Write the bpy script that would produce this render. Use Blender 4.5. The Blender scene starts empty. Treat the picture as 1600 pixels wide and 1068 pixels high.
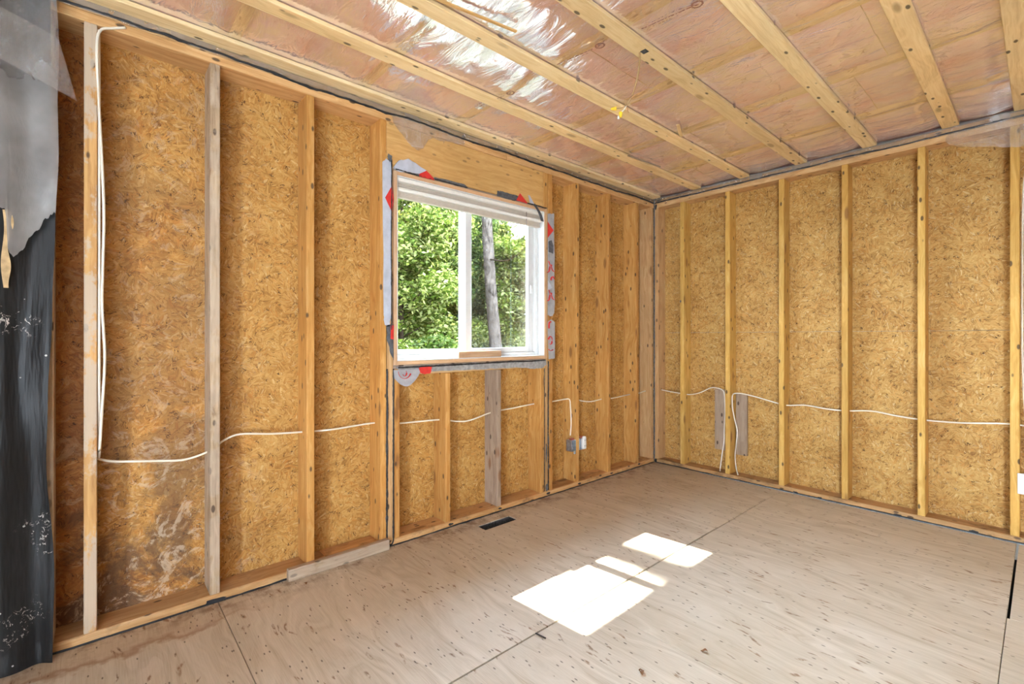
import bpy, math, random
import numpy as np
from mathutils import Vector, Matrix, noise

random.seed(7)
rng = np.random.default_rng(7)
sc = bpy.context.scene
COL = sc.collection
R = math.radians

# ------------------------------------------------------------------ camera
cam_d = bpy.data.cameras.new('camera')
cam_d.sensor_width = 36.0
cam_d.lens = 736.0 / 1600.0 * 36.0
cam_d.shift_y = -8.0 / 1600.0
cam_d.clip_start = 0.02
cam_d.clip_end = 300
cam = bpy.data.objects.new('camera', cam_d)
cam.location = (2.44, -3.95, 1.18)
cam.rotation_euler = (R(90), 0, R(48.5))
COL.objects.link(cam)
sc.camera = cam

# ------------------------------------------------------------------ sky, sun, added fill lamps
world = bpy.data.worlds.new('World')
sc.world = world
world.use_nodes = True
wn = world.node_tree
bg = wn.nodes['Background']
wtc = wn.nodes.new('ShaderNodeTexCoord')
wsep = wn.nodes.new('ShaderNodeSeparateXYZ')
wn.links.new(wtc.outputs['Generated'], wsep.inputs[0])
wr = wn.nodes.new('ShaderNodeValToRGB')
wr.color_ramp.elements[0].position = 0.0
wr.color_ramp.elements[0].color = (0.80, 0.90, 1.0, 1)
wr.color_ramp.elements[1].position = 0.8
wr.color_ramp.elements[1].color = (0.52, 0.71, 1.0, 1)
wn.links.new(wsep.outputs['Z'], wr.inputs[0])
wn.links.new(wr.outputs[0], bg.inputs['Color'])
bg.inputs['Strength'].default_value = 105.0

sun_d = bpy.data.lights.new('sun', 'SUN')
sun_d.energy = 170.0
sun_d.angle = R(0.6)
sun_d.color = (1.0, 0.97, 0.92)
sun = bpy.data.objects.new('sun', sun_d)
sun.rotation_euler = Vector((1.0, 0.10, -1.235)).to_track_quat('-Z', 'Y').to_euler()
sun.location = (-6, -3, 9)
COL.objects.link(sun)


def area(name, loc, target, sx, sy, power, color):
    d = bpy.data.lights.new(name, 'AREA')
    d.shape = 'RECTANGLE'
    d.size = sx
    d.size_y = sy
    d.energy = power
    d.color = color
    o = bpy.data.objects.new(name, d)
    o.location = loc
    o.rotation_euler = (Vector(target) - Vector(loc)).to_track_quat('-Z', 'Z').to_euler()
    COL.objects.link(o)
    return o


# soft fill lamps added out of view behind the camera, no real source there
area('side_fill', (4.82, -3.6, 1.25), (0, -3.6, 1.25), 3.0, 2.0, 6, (1.0, 0.88, 0.72))
area('rear_fill', (2.3, -6.88, 1.25), (2.3, 0, 1.25), 3.2, 2.0, 4, (1.0, 0.90, 0.76))
area('ceiling_fill', (3.4, -5.0, 0.8), (1.9, -2.6, 2.47), 1.6, 1.6, 170, (0.72, 0.87, 1.0))  # added lamp tilted up to brighten the ceiling directly

pd = bpy.data.lights.new('window_portal', 'AREA')
pd.shape = 'RECTANGLE'
pd.size, pd.size_y = 1.19, 1.05
pd.cycles.is_portal = True
po = bpy.data.objects.new('window_portal', pd)
po.location = (-0.17, -2.069, 1.571)
po.rotation_euler = Vector((1, 0, 0)).to_track_quat('-Z', 'Z').to_euler()
COL.objects.link(po)

sc.view_settings.view_transform = 'Standard'
sc.view_settings.look = 'None'
sc.view_settings.gamma = 1.0
sc.view_settings.use_curve_mapping = False
sc.view_settings.exposure = -0.55
sc.cycles.max_bounces = 7
sc.cycles.diffuse_bounces = 5
sc.cycles.glossy_bounces = 4
sc.cycles.transmission_bounces = 4
sc.cycles.transparent_max_bounces = 24
sc.cycles.sample_clamp_indirect = 30.0
sc.cycles.adaptive_threshold = 0.02
sc.cycles.caustics_reflective = False
sc.cycles.caustics_refractive = False


# ------------------------------------------------------------------ node helpers
class NT:
    def __init__(s, name):
        s.m = bpy.data.materials.new(name)
        s.m.use_nodes = True
        s.t = s.m.node_tree
        s.t.nodes.clear()
        s.out = s.t.nodes.new('ShaderNodeOutputMaterial')

    def n(s, ty, **kw):
        nd = s.t.nodes.new(ty)
        for k, v in kw.items():
            setattr(nd, k, v)
        return nd

    def put(s, sock, v):
        if hasattr(v, 'is_linked'):
            s.t.links.new(v, sock)
        else:
            if isinstance(v, (tuple, list)) and len(v) == 3 and sock.type == 'RGBA':
                v = (*v, 1)
            sock.default_value = v

    def math(s, op, a, b=0.0, c=0.0, clamp=False):
        nd = s.n('ShaderNodeMath', operation=op)
        nd.use_clamp = clamp
        s.put(nd.inputs[0], a)
        s.put(nd.inputs[1], b)
        s.put(nd.inputs[2], c)
        return nd.outputs[0]

    def vmath(s, op, a, b=(0, 0, 0)):
        nd = s.n('ShaderNodeVectorMath', operation=op)
        s.put(nd.inputs[0], a)
        s.put(nd.inputs[1], b)
        return nd.outputs[0]

    def mix(s, fac, a, b, blend='MIX'):
        nd = s.n('ShaderNodeMix', data_type='RGBA', blend_type=blend)
        s.put(nd.inputs[0], fac)
        s.put(nd.inputs[6], a)
        s.put(nd.inputs[7], b)
        return nd.outputs[2]

    def ramp(s, fac, stops, interp='LINEAR'):
        nd = s.n('ShaderNodeValToRGB')
        cr = nd.color_ramp
        cr.interpolation = interp
        while len(cr.elements) < len(stops):
            cr.elements.new(0.5)
        for e, (p, c) in zip(cr.elements, stops):
            e.position = p
            e.color = (c, c, c, 1) if isinstance(c, (int, float)) else (*c, 1)
        s.put(nd.inputs[0], fac)
        return nd.outputs[0]

    def noise(s, vec, scale, detail=3.0, rough=0.55, dist=0.0, col=False):
        nd = s.n('ShaderNodeTexNoise')
        s.put(nd.inputs['Vector'], vec)
        nd.inputs['Scale'].default_value = scale
        nd.inputs['Detail'].default_value = detail
        nd.inputs['Roughness'].default_value = rough
        nd.inputs['Distortion'].default_value = dist
        return nd.outputs['Color' if col else 'Fac']

    def voro(s, vec, scale, feature='F1', dim='3D', out='Color', rnd=1.0):
        nd = s.n('ShaderNodeTexVoronoi', feature=feature, voronoi_dimensions=dim)
        s.put(nd.inputs['Vector'], vec)
        nd.inputs['Scale'].default_value = scale
        nd.inputs['Randomness'].default_value = rnd
        return nd.outputs[out]

    def sep(s, v):
        nd = s.n('ShaderNodeSeparateXYZ')
        s.put(nd.inputs[0], v)
        return nd.outputs

    def comb(s, x, y, z=0.0):
        nd = s.n('ShaderNodeCombineXYZ')
        for i, v in enumerate((x, y, z)):
            s.put(nd.inputs[i], v)
        return nd.outputs[0]

    def rot(s, v, ang):
        nd = s.n('ShaderNodeVectorRotate', rotation_type='Z_AXIS')
        s.put(nd.inputs['Vector'], v)
        s.put(nd.inputs['Angle'], ang)
        return nd.outputs[0]

    def pos(s):
        return s.n('ShaderNodeNewGeometry').outputs['Position']

    def objc(s):
        return s.n('ShaderNodeTexCoord').outputs['Object']

    def rand(s):
        return s.n('ShaderNodeObjectInfo').outputs['Random']

    def bump(s, h, strength=0.3, dist=0.01):
        nd = s.n('ShaderNodeBump')
        nd.inputs['Strength'].default_value = strength
        nd.inputs['Distance'].default_value = dist
        s.put(nd.inputs['Height'], h)
        return nd.outputs[0]

    def bsdf(s, col, rough=0.6, metal=0.0, spec=0.5, normal=None, **kw):
        p = s.n('ShaderNodeBsdfPrincipled')
        s.put(p.inputs['Base Color'], col)
        s.put(p.inputs['Roughness'], rough)
        s.put(p.inputs['Metallic'], metal)
        s.put(p.inputs['Specular IOR Level'], spec)
        if normal is not None:
            s.put(p.inputs['Normal'], normal)
        for k, v in kw.items():
            s.put(p.inputs[k.replace('_', ' ')], v)
        return p.outputs[0]

    def done(s, sh):
        s.t.links.new(sh, s.out.inputs['Surface'])
        return s.m


def plain(name, col, rough=0.6, metal=0.0, spec=0.4, var=0.12, vs=30.0):
    t = NT(name)
    n = t.noise(t.pos(), vs, 4)
    f = t.ramp(n, [(0.3, 1 - var), (0.7, 1 + var)])
    c = t.mix(1.0, col, f, 'MULTIPLY')
    return t.done(t.bsdf(c, rough, metal, spec))


# ------------------------------------------------------------------ materials
def osb_mat(name, axis, tint=(1, 1, 1), stain=False):
    t = NT(name)
    P = t.sep(t.pos())
    u = P['Y'] if axis == 'y' else P['X']
    v = P['Z']
    uv = t.comb(u, v)
    wob = t.vmath('SCALE', t.vmath('SUBTRACT', t.noise(uv, 14, 2, col=True), (0.5, 0.5, 0.5)), )
    wob.node.inputs['Scale'].default_value = 0.016
    uvw = t.vmath('ADD', uv, wob)

    def layer(cell, sx, sy, off):
        w = t.vmath('ADD', uvw, (off, off * 1.7, 0))
        cellc = t.sep(t.voro(w, cell, dim='2D'))
        ang = t.math('MULTIPLY', t.math('SUBTRACT', cellc['X'], 0.5), 3.3)
        rv = t.rot(w, ang)
        st = t.vmath('MULTIPLY', rv, (sx, sy, 1))
        flake = t.sep(t.voro(st, 1.0, dim='2D'))
        edge = t.voro(st, 1.0, 'DISTANCE_TO_EDGE', '2D', 'Distance')
        grain = t.noise(t.vmath('MULTIPLY', rv, (18, 260, 1)), 1.0, 2)
        return flake, edge, grain

    f1, e1, g1 = layer(16, 21, 120, 0.0)
    f2, e2, g2 = layer(27, 34, 165, 3.3)
    sel = t.ramp(t.noise(uv, 38, 3), [(0.48, 0.0), (0.52, 1.0)])
    fl = t.mix(sel, f1['X'], f2['X'])
    fl2 = t.mix(sel, f1['Y'], f2['Y'])
    ed = t.mix(sel, e1, e2)
    gr = t.mix(sel, g1, g2)
    big = t.noise(uv, 5.0, 5, 0.65)
    key = t.math('ADD', t.math('MULTIPLY', fl, 0.22), t.math('MULTIPLY', gr, 0.34))
    key = t.math('ADD', key, t.math('MULTIPLY', big, 0.52))
    c = t.ramp(key, [(0.32, (0.25, 0.115, 0.030)), (0.45, (0.42, 0.230, 0.072)),
                     (0.57, (0.545, 0.330, 0.118)), (0.70, (0.64, 0.42, 0.178)), (0.86, (0.78, 0.585, 0.34))])
    # gaps between strands: short dark slits here and there
    slit = t.math('MULTIPLY', t.ramp(ed, [(0.05, 1.0), (0.13, 0.0)]),
                  t.ramp(t.noise(uv, 30, 3), [(0.555, 0.0), (0.615, 1.0)]))
    c = t.mix(t.math('MULTIPLY', slit, 0.95), c, (0.085, 0.036, 0.011))
    orange = t.ramp(fl2, [(0.80, 0.0), (0.92, 0.35)])
    c = t.mix(orange, c, (0.62, 0.27, 0.06))
    pale = t.ramp(fl2, [(0.02, 0.40), (0.10, 0.0)])
    c = t.mix(pale, c, (0.80, 0.66, 0.46))
    c = t.mix(1.0, c, tint, 'MULTIPLY')
    if stain:
        # old water stains in the bays beside the black sheet: they fade out along the wall
        left = t.ramp(t.math('ADD', t.math('MULTIPLY', u, -1.0), -3.0), [(0.30, 0.0), (0.62, 1.0)])
        n1 = t.noise(uv, 3.4, 6, 0.68, 0.6)
        low = t.ramp(v, [(0.1, 1.0), (1.25, 0.35)])
        dark = t.math('MULTIPLY', t.math('MULTIPLY', t.ramp(n1, [(0.42, 0.0), (0.54, 1.0)]), left), low)
        c = t.mix(t.math('MULTIPLY', dark, 0.85), c, (0.115, 0.072, 0.046))
        n2 = t.noise(uv, 9.0, 8, 0.75, 1.6)
        wh = t.math('MULTIPLY', t.math('MULTIPLY', t.ramp(n2, [(0.53, 0.0), (0.60, 1.0)]), left), low)
        c = t.mix(t.math('MULTIPLY', wh, 0.6), c, (0.66, 0.58, 0.48))
        warm = t.math('MULTIPLY', left, t.ramp(t.noise(uv, 2.0, 4), [(0.35, 0.1), (0.65, 0.6)]))
        c = t.mix(warm, c, t.mix(1.0, c, (0.90, 0.66, 0.42), 'MULTIPLY'))
        deep = t.ramp(t.math('MULTIPLY', u, -1.0), [(0.398, 0.0), (0.402, 1.0)])
        deep.node.color_ramp.elements[0].position = 0.0
        deep = t.math('GREATER_THAN', t.math('MULTIPLY', u, -1.0), 3.975)
        c = t.mix(t.math('MULTIPLY', deep, 0.72), c, t.mix(1.0, c, (0.72, 0.45, 0.22), 'MULTIPLY'))
    h = t.math('ADD', t.math('MULTIPLY', fl, 0.6), t.math('MULTIPLY', slit, -0.8))
    return t.done(t.bsdf(c, 0.62, 0, 0.3, t.bump(h, 0.5, 0.003)))


def wood_mat(name, c_lo, c_mid, c_hi, knots=1.0, dots=1.0, weather=None, rough=0.62, wlim=(0.43, 0.50), wmix=0.8):
    """softwood board: local Z runs with the grain"""
    t = NT(name)
    o = t.objc()
    rnd = t.rand()
    off = t.comb(t.math('MULTIPLY', rnd, 37.0), t.math('MULTIPLY', rnd, 91.0), t.math('MULTIPLY', rnd, 53.0))
    p = t.vmath('ADD', o, off)
    wob = t.noise(t.vmath('MULTIPLY', p, (3, 3, 1.2)), 1.6, 3)
    rings = t.noise(t.vmath('ADD', t.vmath('MULTIPLY', p, (46, 46, 1.5)), t.comb(t.math('MULTIPLY', wob, 9.0), t.math('MULTIPLY', wob, 6.0), 0.0)), 1.0, 4, 0.6)
    fine = t.noise(t.vmath('MULTIPLY', p, (190, 190, 5)), 1.0, 2)
    key = t.math('ADD', t.math('MULTIPLY', rings, 0.72), t.math('MULTIPLY', fine, 0.28))
    c = t.ramp(key, [(0.30, c_lo), (0.50, c_mid), (0.68, c_hi)])
    tone = t.ramp(rnd, [(0.0, (0.86, 0.80, 0.74)), (0.5, (1, 1, 1)), (1.0, (1.08, 0.98, 0.86))])
    c = t.mix(1.0, c, tone, 'MULTIPLY')
    broad = t.ramp(t.noise(p, 1.6, 3), [(0.3, 0.88), (0.7, 1.1)])
    c = t.mix(1.0, c, broad, 'MULTIPLY')
    kv = t.vmath('MULTIPLY', p, (13, 13, 4.2))
    kd = t.voro(kv, 1.0, out='Distance')
    kc = t.sep(t.voro(kv, 1.0))['X']
    km = t.math('MULTIPLY', t.ramp(kd, [(0.13, 1.0), (0.24, 0.0)]), t.math('GREATER_THAN', kc, 0.72))
    c = t.mix(t.math('MULTIPLY', km, 0.75 * knots), c, (0.20, 0.082, 0.026))
    dp = t.vmath('MULTIPLY', p, (20, 20, 9))
    dd = t.voro(dp, 1.0, out='Distance')
    dc = t.sep(t.voro(dp, 1.0))['Y']
    dm = t.math('MULTIPLY', t.ramp(dd, [(0.12, 1.0), (0.18, 0.0)]), t.math('GREATER_THAN', dc, 0.12))
    c = t.mix(t.math('MULTIPLY', dm, 0.85 * dots), c, (0.05, 0.03, 0.02))
    if weather:
        wn_ = t.noise(t.vmath('MULTIPLY', p, (7, 7, 4.5)), 1.0, 5, 0.7)
        wm = t.ramp(wn_, [(wlim[0], 0.0), (wlim[1], 1.0)])
        c = t.mix(t.math('MULTIPLY', wm, wmix), c, weather)
    return t.done(t.bsdf(c, rough, 0, 0.3, t.bump(key, 0.25, 0.002)))


M = {}
M['osb_left'] = osb_mat('osb_window_wall', 'y', (0.90, 0.81, 0.62), stain=True)
M['osb_right'] = osb_mat('osb_right_wall', 'x', (0.90, 0.86, 0.70))
M['stud'] = wood_mat('spruce_stud', (0.40, 0.172, 0.038), (0.53, 0.268, 0.072), (0.65, 0.39, 0.145))
M['stud_yellow'] = wood_mat('yellow_spruce_stud', (0.46, 0.25, 0.050), (0.61, 0.37, 0.095), (0.71, 0.475, 0.165))
M['stud_grey'] = wood_mat('weathered_stud', (0.17, 0.112, 0.066), (0.40, 0.295, 0.19), (0.56, 0.45, 0.325), weather=(0.46, 0.375, 0.295), wmix=0.45)
M['stud_patchy'] = wood_mat('patchy_stud', (0.34, 0.185, 0.07), (0.50, 0.30, 0.12), (0.60, 0.40, 0.18), weather=(0.49, 0.41, 0.32), wlim=(0.46, 0.52))
M['plate'] = wood_mat('plate_lumber', (0.44, 0.24, 0.095), (0.58, 0.36, 0.165), (0.69, 0.48, 0.26))
M['plate_dirty'] = wood_mat('stained_bottom_plate', (0.42, 0.23, 0.09), (0.56, 0.345, 0.155), (0.67, 0.46, 0.245), weather=(0.17, 0.095, 0.045), wlim=(0.54, 0.68))
M['strap'] = wood_mat('strapping', (0.64, 0.455, 0.225), (0.79, 0.61, 0.34), (0.87, 0.72, 0.45), knots=0.7)
M['greywood'] = wood_mat('grey_weathered_board', (0.24, 0.175, 0.13), (0.37, 0.285, 0.215), (0.46, 0.375, 0.295))
M['header'] = wood_mat('header_lumber', (0.50, 0.27, 0.08), (0.62, 0.365, 0.13), (0.70, 0.44, 0.18), knots=0.5, dots=0.5)
M['jambwood'] = wood_mat('jamb_edge_wood', (0.48, 0.30, 0.17), (0.58, 0.39, 0.24), (0.68, 0.49, 0.33), knots=0.2, dots=0.0)


def plywood_mat():
    t = NT('plywood_subfloor')
    P = t.pos()
    rnd = t.rand()
    p = t.vmath('ADD', P, t.comb(t.math('MULTIPLY', rnd, 17.0), t.math('MULTIPLY', rnd, 29.0), 0.0))
    # rotary-cut veneer: long wavy figure along x
    wob = t.noise(t.vmath('MULTIPLY', p, (0.7, 2.6, 1)), 1.0, 3)
    fig = t.noise(t.comb(t.math('MULTIPLY', t.sep(p)['X'], 1.6),
                         t.math('ADD', t.math('MULTIPLY', t.sep(p)['Y'], 26.0), t.math('MULTIPLY', wob, 22.0)), 0.0), 1.0, 4, 0.6)
    fine = t.noise(t.vmath('MULTIPLY', p, (9, 240, 1)), 1.0, 2)
    key = t.math('ADD', t.math('MULTIPLY', fig, 0.7), t.math('MULTIPLY', fine, 0.3))
    c = t.ramp(key, [(0.30, (0.46, 0.385, 0.275)), (0.5, (0.61, 0.54, 0.425)), (0.70, (0.71, 0.645, 0.535))])
    tone = t.ramp(t.noise(p, 1.3, 4), [(0.3, (0.90, 0.86, 0.80)), (0.7, (1.06, 1.05, 1.04))])
    c = t.mix(1.0, c, tone, 'MULTIPLY')
    # pitch pockets and dirt: short dark dashes with the grain
    pw = t.vmath('ADD', p, t.comb(t.math('MULTIPLY', t.noise(p, 2.0, 3), 0.5), t.math('MULTIPLY', t.noise(p, 3.1, 2), 0.22), 0.0))
    dv = t.vmath('MULTIPLY', pw, (8.5, 42, 1))
    dd = t.voro(dv, 1.0, dim='2D', out='Distance')
    dc = t.sep(t.voro(dv, 1.0, dim='2D'))
    dash = t.math('MULTIPLY', t.ramp(t.math('DIVIDE', dd, t.math('ADD', t.math('MULTIPLY', dc['Y'], 1.6), 0.35)), [(0.08, 1.0), (0.20, 0.0)]), t.math('GREATER_THAN', dc['X'], 0.78))
    dash = t.math('MULTIPLY', dash, t.ramp(t.noise(t.vmath('MULTIPLY', p, (40, 120, 1)), 1.0, 3), [(0.40, 0.0), (0.56, 1.0)]))
    c = t.mix(t.math('MULTIPLY', dash, 0.85), c, t.mix(dc['Y'], (0.085, 0.050, 0.028), (0.26, 0.13, 0.05)))
    dv2 = t.vmath('MULTIPLY', p, (22, 60, 1))
    d2 = t.voro(dv2, 1.0, dim='2D', out='Distance')
    c2 = t.sep(t.voro(dv2, 1.0, dim='2D'))['X']
    sp = t.math('MULTIPLY', t.ramp(d2, [(0.10, 1.0), (0.2, 0.0)]), t.math('GREATER_THAN', c2, 0.91))
    c = t.mix(t.math('MULTIPLY', sp, 0.8), c, (0.08, 0.055, 0.035))
    # brown tide mark where water came in under the window wall
    S = t.sep(P)
    edge = t.math('ADD', S['X'], t.math('MULTIPLY', t.math('SUBTRACT', t.noise(P, 5.0, 4), 0.5), 0.28))
    zone = t.ramp(t.math('MULTIPLY', S['Y'], -0.1), [(0.335, 0.0), (0.365, 1.0)])
    line = t.math('MULTIPLY', t.ramp(edge, [(0.15, 0.0), (0.175, 0.85), (0.195, 0.0)]), zone)
    wet = t.math('MULTIPLY', t.ramp(edge, [(0.16, 0.45), (0.20, 0.0)]), zone)
    c = t.mix(wet, c, t.mix(1.0, c, (0.80, 0.60, 0.42), 'MULTIPLY'))
    c = t.mix(t.math('MULTIPLY', line, 0.8), c, (0.27, 0.13, 0.05))
    near = t.math('MULTIPLY', t.ramp(edge, [(0.04, 0.75), (0.18, 0.0)]), t.ramp(t.noise(P, 9.0, 5, 0.7), [(0.45, 0.0), (0.62, 1.0)]))
    c = t.mix(near, c, (0.20, 0.11, 0.055))
    return t.done(t.bsdf(c, 0.55, 0, 0.35, t.bump(key, 0.15, 0.002)))


M['plywood'] = plywood_mat()


def insul_mat():
    t = NT('pink_glass_wool')
    p = t.vmath('ADD', t.pos(), t.comb(t.math('MULTIPLY', t.rand(), 13.0), t.math('MULTIPLY', t.rand(), 7.0), 0.0))
    n1 = t.noise(t.vmath('MULTIPLY', p, (2.2, 4.2, 2)), 1.0, 5, 0.65, 0.8)
    n2 = t.noise(t.vmath('MULTIPLY', p, (14, 60, 10)), 1.0, 4, 0.7)
    k = t.math('ADD', t.math('MULTIPLY', n1, 0.70), t.math('MULTIPLY', n2, 0.30))
    c = t.ramp(k, [(0.32, (0.88, 0.40, 0.46)), (0.43, (0.96, 0.59, 0.66)), (0.52, (0.97, 0.74, 0.79)), (0.60, (0.96, 0.77, 0.62)), (0.72, (0.98, 0.92, 0.94))])
    return t.done(t.bsdf(c, 0.95, 0, 0.1, t.bump(k, 0.6, 0.02)))


M['insul'] = insul_mat()


def film_mat(name, haze, hazecol, rough=0.12, refl=0.30, trans=0.5, wr_scale=(5, 16, 5), bstr=0.6):
    """clear polyethylene: see-through, a milky share and a glossy crinkle"""
    t = NT(name)
    p = t.pos()
    n = t.noise(t.vmath('MULTIPLY', p, wr_scale), 1.0, 4, 0.55, 1.2)
    nb = t.bump(n, bstr, 0.02)
    tr = t.n('ShaderNodeBsdfTransparent').outputs[0]
    df = t.n('ShaderNodeBsdfDiffuse')
    t.put(df.inputs['Color'], hazecol)
    t.put(df.inputs['Normal'], nb)
    tl = t.n('ShaderNodeBsdfTranslucent')
    t.put(tl.inputs['Color'], hazecol)
    mk = t.n('ShaderNodeMixShader')
    t.put(mk.inputs[0], trans)
    t.t.links.new(df.outputs[0], mk.inputs[1])
    t.t.links.new(tl.outputs[0], mk.inputs[2])
    patch = t.ramp(t.noise(p, 3.0, 4, 0.6), [(0.3, haze * 0.55), (0.7, min(1, haze * 1.5))])
    m1 = t.n('ShaderNodeMixShader')
    t.put(m1.inputs[0], patch)
    t.t.links.new(tr, m1.inputs[1])
    t.t.links.new(mk.outputs[0], m1.inputs[2])
    gl = t.n('ShaderNodeBsdfGlossy')
    t.put(gl.inputs['Color'], (1, 1, 1))
    t.put(gl.inputs['Roughness'], rough)
    t.put(gl.inputs['Normal'], nb)
    fr = t.n('ShaderNodeFresnel')
    fr.inputs['IOR'].default_value = 1.5
    t.put(fr.inputs['Normal'], nb)
    fac = t.math('MULTIPLY', fr.outputs[0], refl / 0.1, clamp=True)
    fac = t.math('MINIMUM', fac, 0.75)
    m2 = t.n('ShaderNodeMixShader')
    t.put(m2.inputs[0], fac)
    t.t.links.new(m1.outputs[0], m2.inputs[1])
    t.t.links.new(gl.outputs[0], m2.inputs[2])
    return t.done(m2.outputs[0])


M['film'] = film_mat('clear_poly_film', 0.23, (0.95, 0.92, 0.92), refl=0.07, bstr=0.5, wr_scale=(4, 12, 5))
M['film_grey'] = film_mat('dirty_grey_poly', 0.50, (0.40, 0.385, 0.37), rough=0.25, refl=0.07, trans=0.25, wr_scale=(7, 7, 3))
M['film_strip'] = film_mat('dirty_poly_edge', 0.38, (0.50, 0.465, 0.43), rough=0.2, refl=0.16, trans=0.3)
M['film_torn'] = film_mat('torn_clear_poly', 0.13, (0.92, 0.86, 0.78), rough=0.12, refl=0.05, trans=0.12)


def black_poly():
    t = NT('black_plastic_sheet')
    p = t.pos()
    dust = t.ramp(t.noise(t.vmath('MULTIPLY', p, (6, 9, 1.4)), 1.0, 5, 0.7), [(0.48, 0.0), (0.80, 0.16)])
    c = t.mix(dust, (0.010, 0.0095, 0.0095), (0.13, 0.12, 0.115))
    n = t.noise(p, 46, 5, 0.75, 1.0)
    blot = t.ramp(t.noise(p, 3.6, 2), [(0.60, 0.0), (0.66, 1.0)])
    sp = t.math('MULTIPLY', t.ramp(n, [(0.57, 0.0), (0.62, 1.0)]), blot)
    c = t.mix(sp, c, (0.50, 0.45, 0.40))
    d = t.voro(p, 34, out='Distance')
    dc = t.sep(t.voro(p, 34))['X']
    c = t.mix(t.math('MULTIPLY', t.math('LESS_THAN', d, 0.12), t.math('GREATER_THAN', dc, 0.86)), c, (0.42, 0.40, 0.37))
    return t.done(t.bsdf(c, 0.45, 0, 0.22, t.bump(t.noise(t.vmath('MULTIPLY', p, (10, 22, 3)), 1.0, 3), 0.4, 0.02)))


M['black_poly'] = black_poly()
M['sealant'] = plain('black_sealant', (0.018, 0.019, 0.022), 0.45, var=0.3)
M['sealant_grey'] = plain('grey_smeared_sealant', (0.115, 0.118, 0.122), 0.6, var=0.45, vs=60)
M['vinyl'] = plain('white_vinyl', (0.64, 0.64, 0.63), 0.35, var=0.03)
M['blind'] = plain('cream_blind', (0.78, 0.765, 0.71), 0.45, var=0.03)
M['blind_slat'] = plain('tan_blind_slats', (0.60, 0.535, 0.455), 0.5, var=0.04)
M['cable'] = plain('white_cable_jacket', (0.80, 0.74, 0.62), 0.45, var=0.06)
M['cable_tan'] = plain('tan_cable_jacket', (0.36, 0.23, 0.10), 0.5, var=0.1)
M['steel'] = plain('galvanised_steel', (0.52, 0.56, 0.60), 0.35, metal=0.8, var=0.25, vs=60)
M['whiteplastic'] = plain('white_plastic', (0.80, 0.79, 0.76), 0.4, var=0.03)
M['yellow'] = plain('yellow_plastic', (0.78, 0.52, 0.03), 0.4, var=0.1)
M['copper'] = plain('bare_copper', (0.55, 0.27, 0.12), 0.35, metal=0.9)
M['wrap'] = plain('grey_house_wrap', (0.36, 0.365, 0.38), 0.55, var=0.16, vs=22)
M['wrap_white'] = plain('white_house_wrap', (0.47, 0.50, 0.57), 0.5, var=0.12, vs=24)
M['wrap_dark'] = plain('charcoal_flashing_tape', (0.085, 0.09, 0.10), 0.5, var=0.4, vs=50)
M['red'] = plain('red_print', (0.62, 0.035, 0.028), 0.55, var=0.15)
M['gasket'] = plain('blue_grey_sill_gasket', (0.20, 0.235, 0.25), 0.7, var=0.35, vs=40)
M['darkduct'] = plain('dusty_dark_duct', (0.055, 0.055, 0.055), 0.8, var=0.7, vs=70)
M['rust'] = plain('rusty_red_clamp', (0.34, 0.10, 0.06), 0.6, var=0.3)
M['brownprint'] = plain('brown_print', (0.25, 0.10, 0.06), 0.6, var=0.2)
M['subfloor'] = plain('dark_gap_under_floor', (0.03, 0.022, 0.016), 0.9)
M['deadleaf'] = plain('brown_dead_leaf', (0.22, 0.10, 0.035), 0.7, var=0.3)
M['tornpaper'] = plain('tan_torn_fibre_strip', (0.50, 0.34, 0.17), 0.8, var=0.3)
M['blackstick'] = plain('charred_splinter', (0.03, 0.022, 0.018), 0.7)
M['soffit'] = plain('white_soffit', (0.60, 0.60, 0.58), 0.6, var=0.05)
M['shingle'] = plain('grey_roofing', (0.10, 0.10, 0.105), 0.9, var=0.3)
M['siding'] = plain('outer_siding', (0.45, 0.42, 0.36), 0.7, var=0.1)


def glass_mat(name, tint, refl):
    t = NT(name)
    tr = t.n('ShaderNodeBsdfTransparent')
    t.put(tr.inputs[0], tint)
    gl = t.n('ShaderNodeBsdfGlossy')
    gl.inputs['Roughness'].default_value = 0.02
    fr = t.n('ShaderNodeFresnel')
    fr.inputs['IOR'].default_value = 1.45
    mx = t.n('ShaderNodeMixShader')
    t.put(mx.inputs[0], t.math('MULTIPLY', fr.outputs[0], refl, clamp=True))
    t.t.links.new(tr.outputs[0], mx.inputs[1])
    t.t.links.new(gl.outputs[0], mx.inputs[2])
    return t.done(mx.outputs[0])


M['glass'] = glass_mat('window_glass', (0.96, 0.98, 0.97), 0.5)
M['acrylic'] = film_mat('clear_plastic', 0.35, (0.85, 0.85, 0.86), refl=0.2)


def screen_mat():
    t = NT('insect_screen')
    tr = t.n('ShaderNodeBsdfTransparent')
    df = t.n('ShaderNodeBsdfDiffuse')
    t.put(df.inputs[0], (0.16, 0.16, 0.165))
    mx = t.n('ShaderNodeMixShader')
    mx.inputs[0].default_value = 0.10
    t.t.links.new(tr.outputs[0], mx.inputs[1])
    t.t.links.new(df.outputs[0], mx.inputs[2])
    return t.done(mx.outputs[0])


M['screen'] = screen_mat()


def leaf_mat(name, a, b, c):
    t = NT(name)
    r = t.n('ShaderNodeNewGeometry').outputs['Random Per Island']
    col = t.ramp(r, [(0.0, a), (0.5, b), (1.0, c)])
    df = t.n('ShaderNodeBsdfDiffuse')
    t.put(df.inputs['Color'], col)
    tl = t.n('ShaderNodeBsdfTranslucent')
    t.put(tl.inputs['Color'], t.mix(1.0, col, (1.9, 1.8, 0.9), 'MULTIPLY'))
    mx = t.n('ShaderNodeMixShader')
    mx.inputs[0].default_value = 0.5
    t.t.links.new(df.outputs[0], mx.inputs[1])
    t.t.links.new(tl.outputs[0], mx.inputs[2])
    return t.done(mx.outputs[0])


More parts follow.
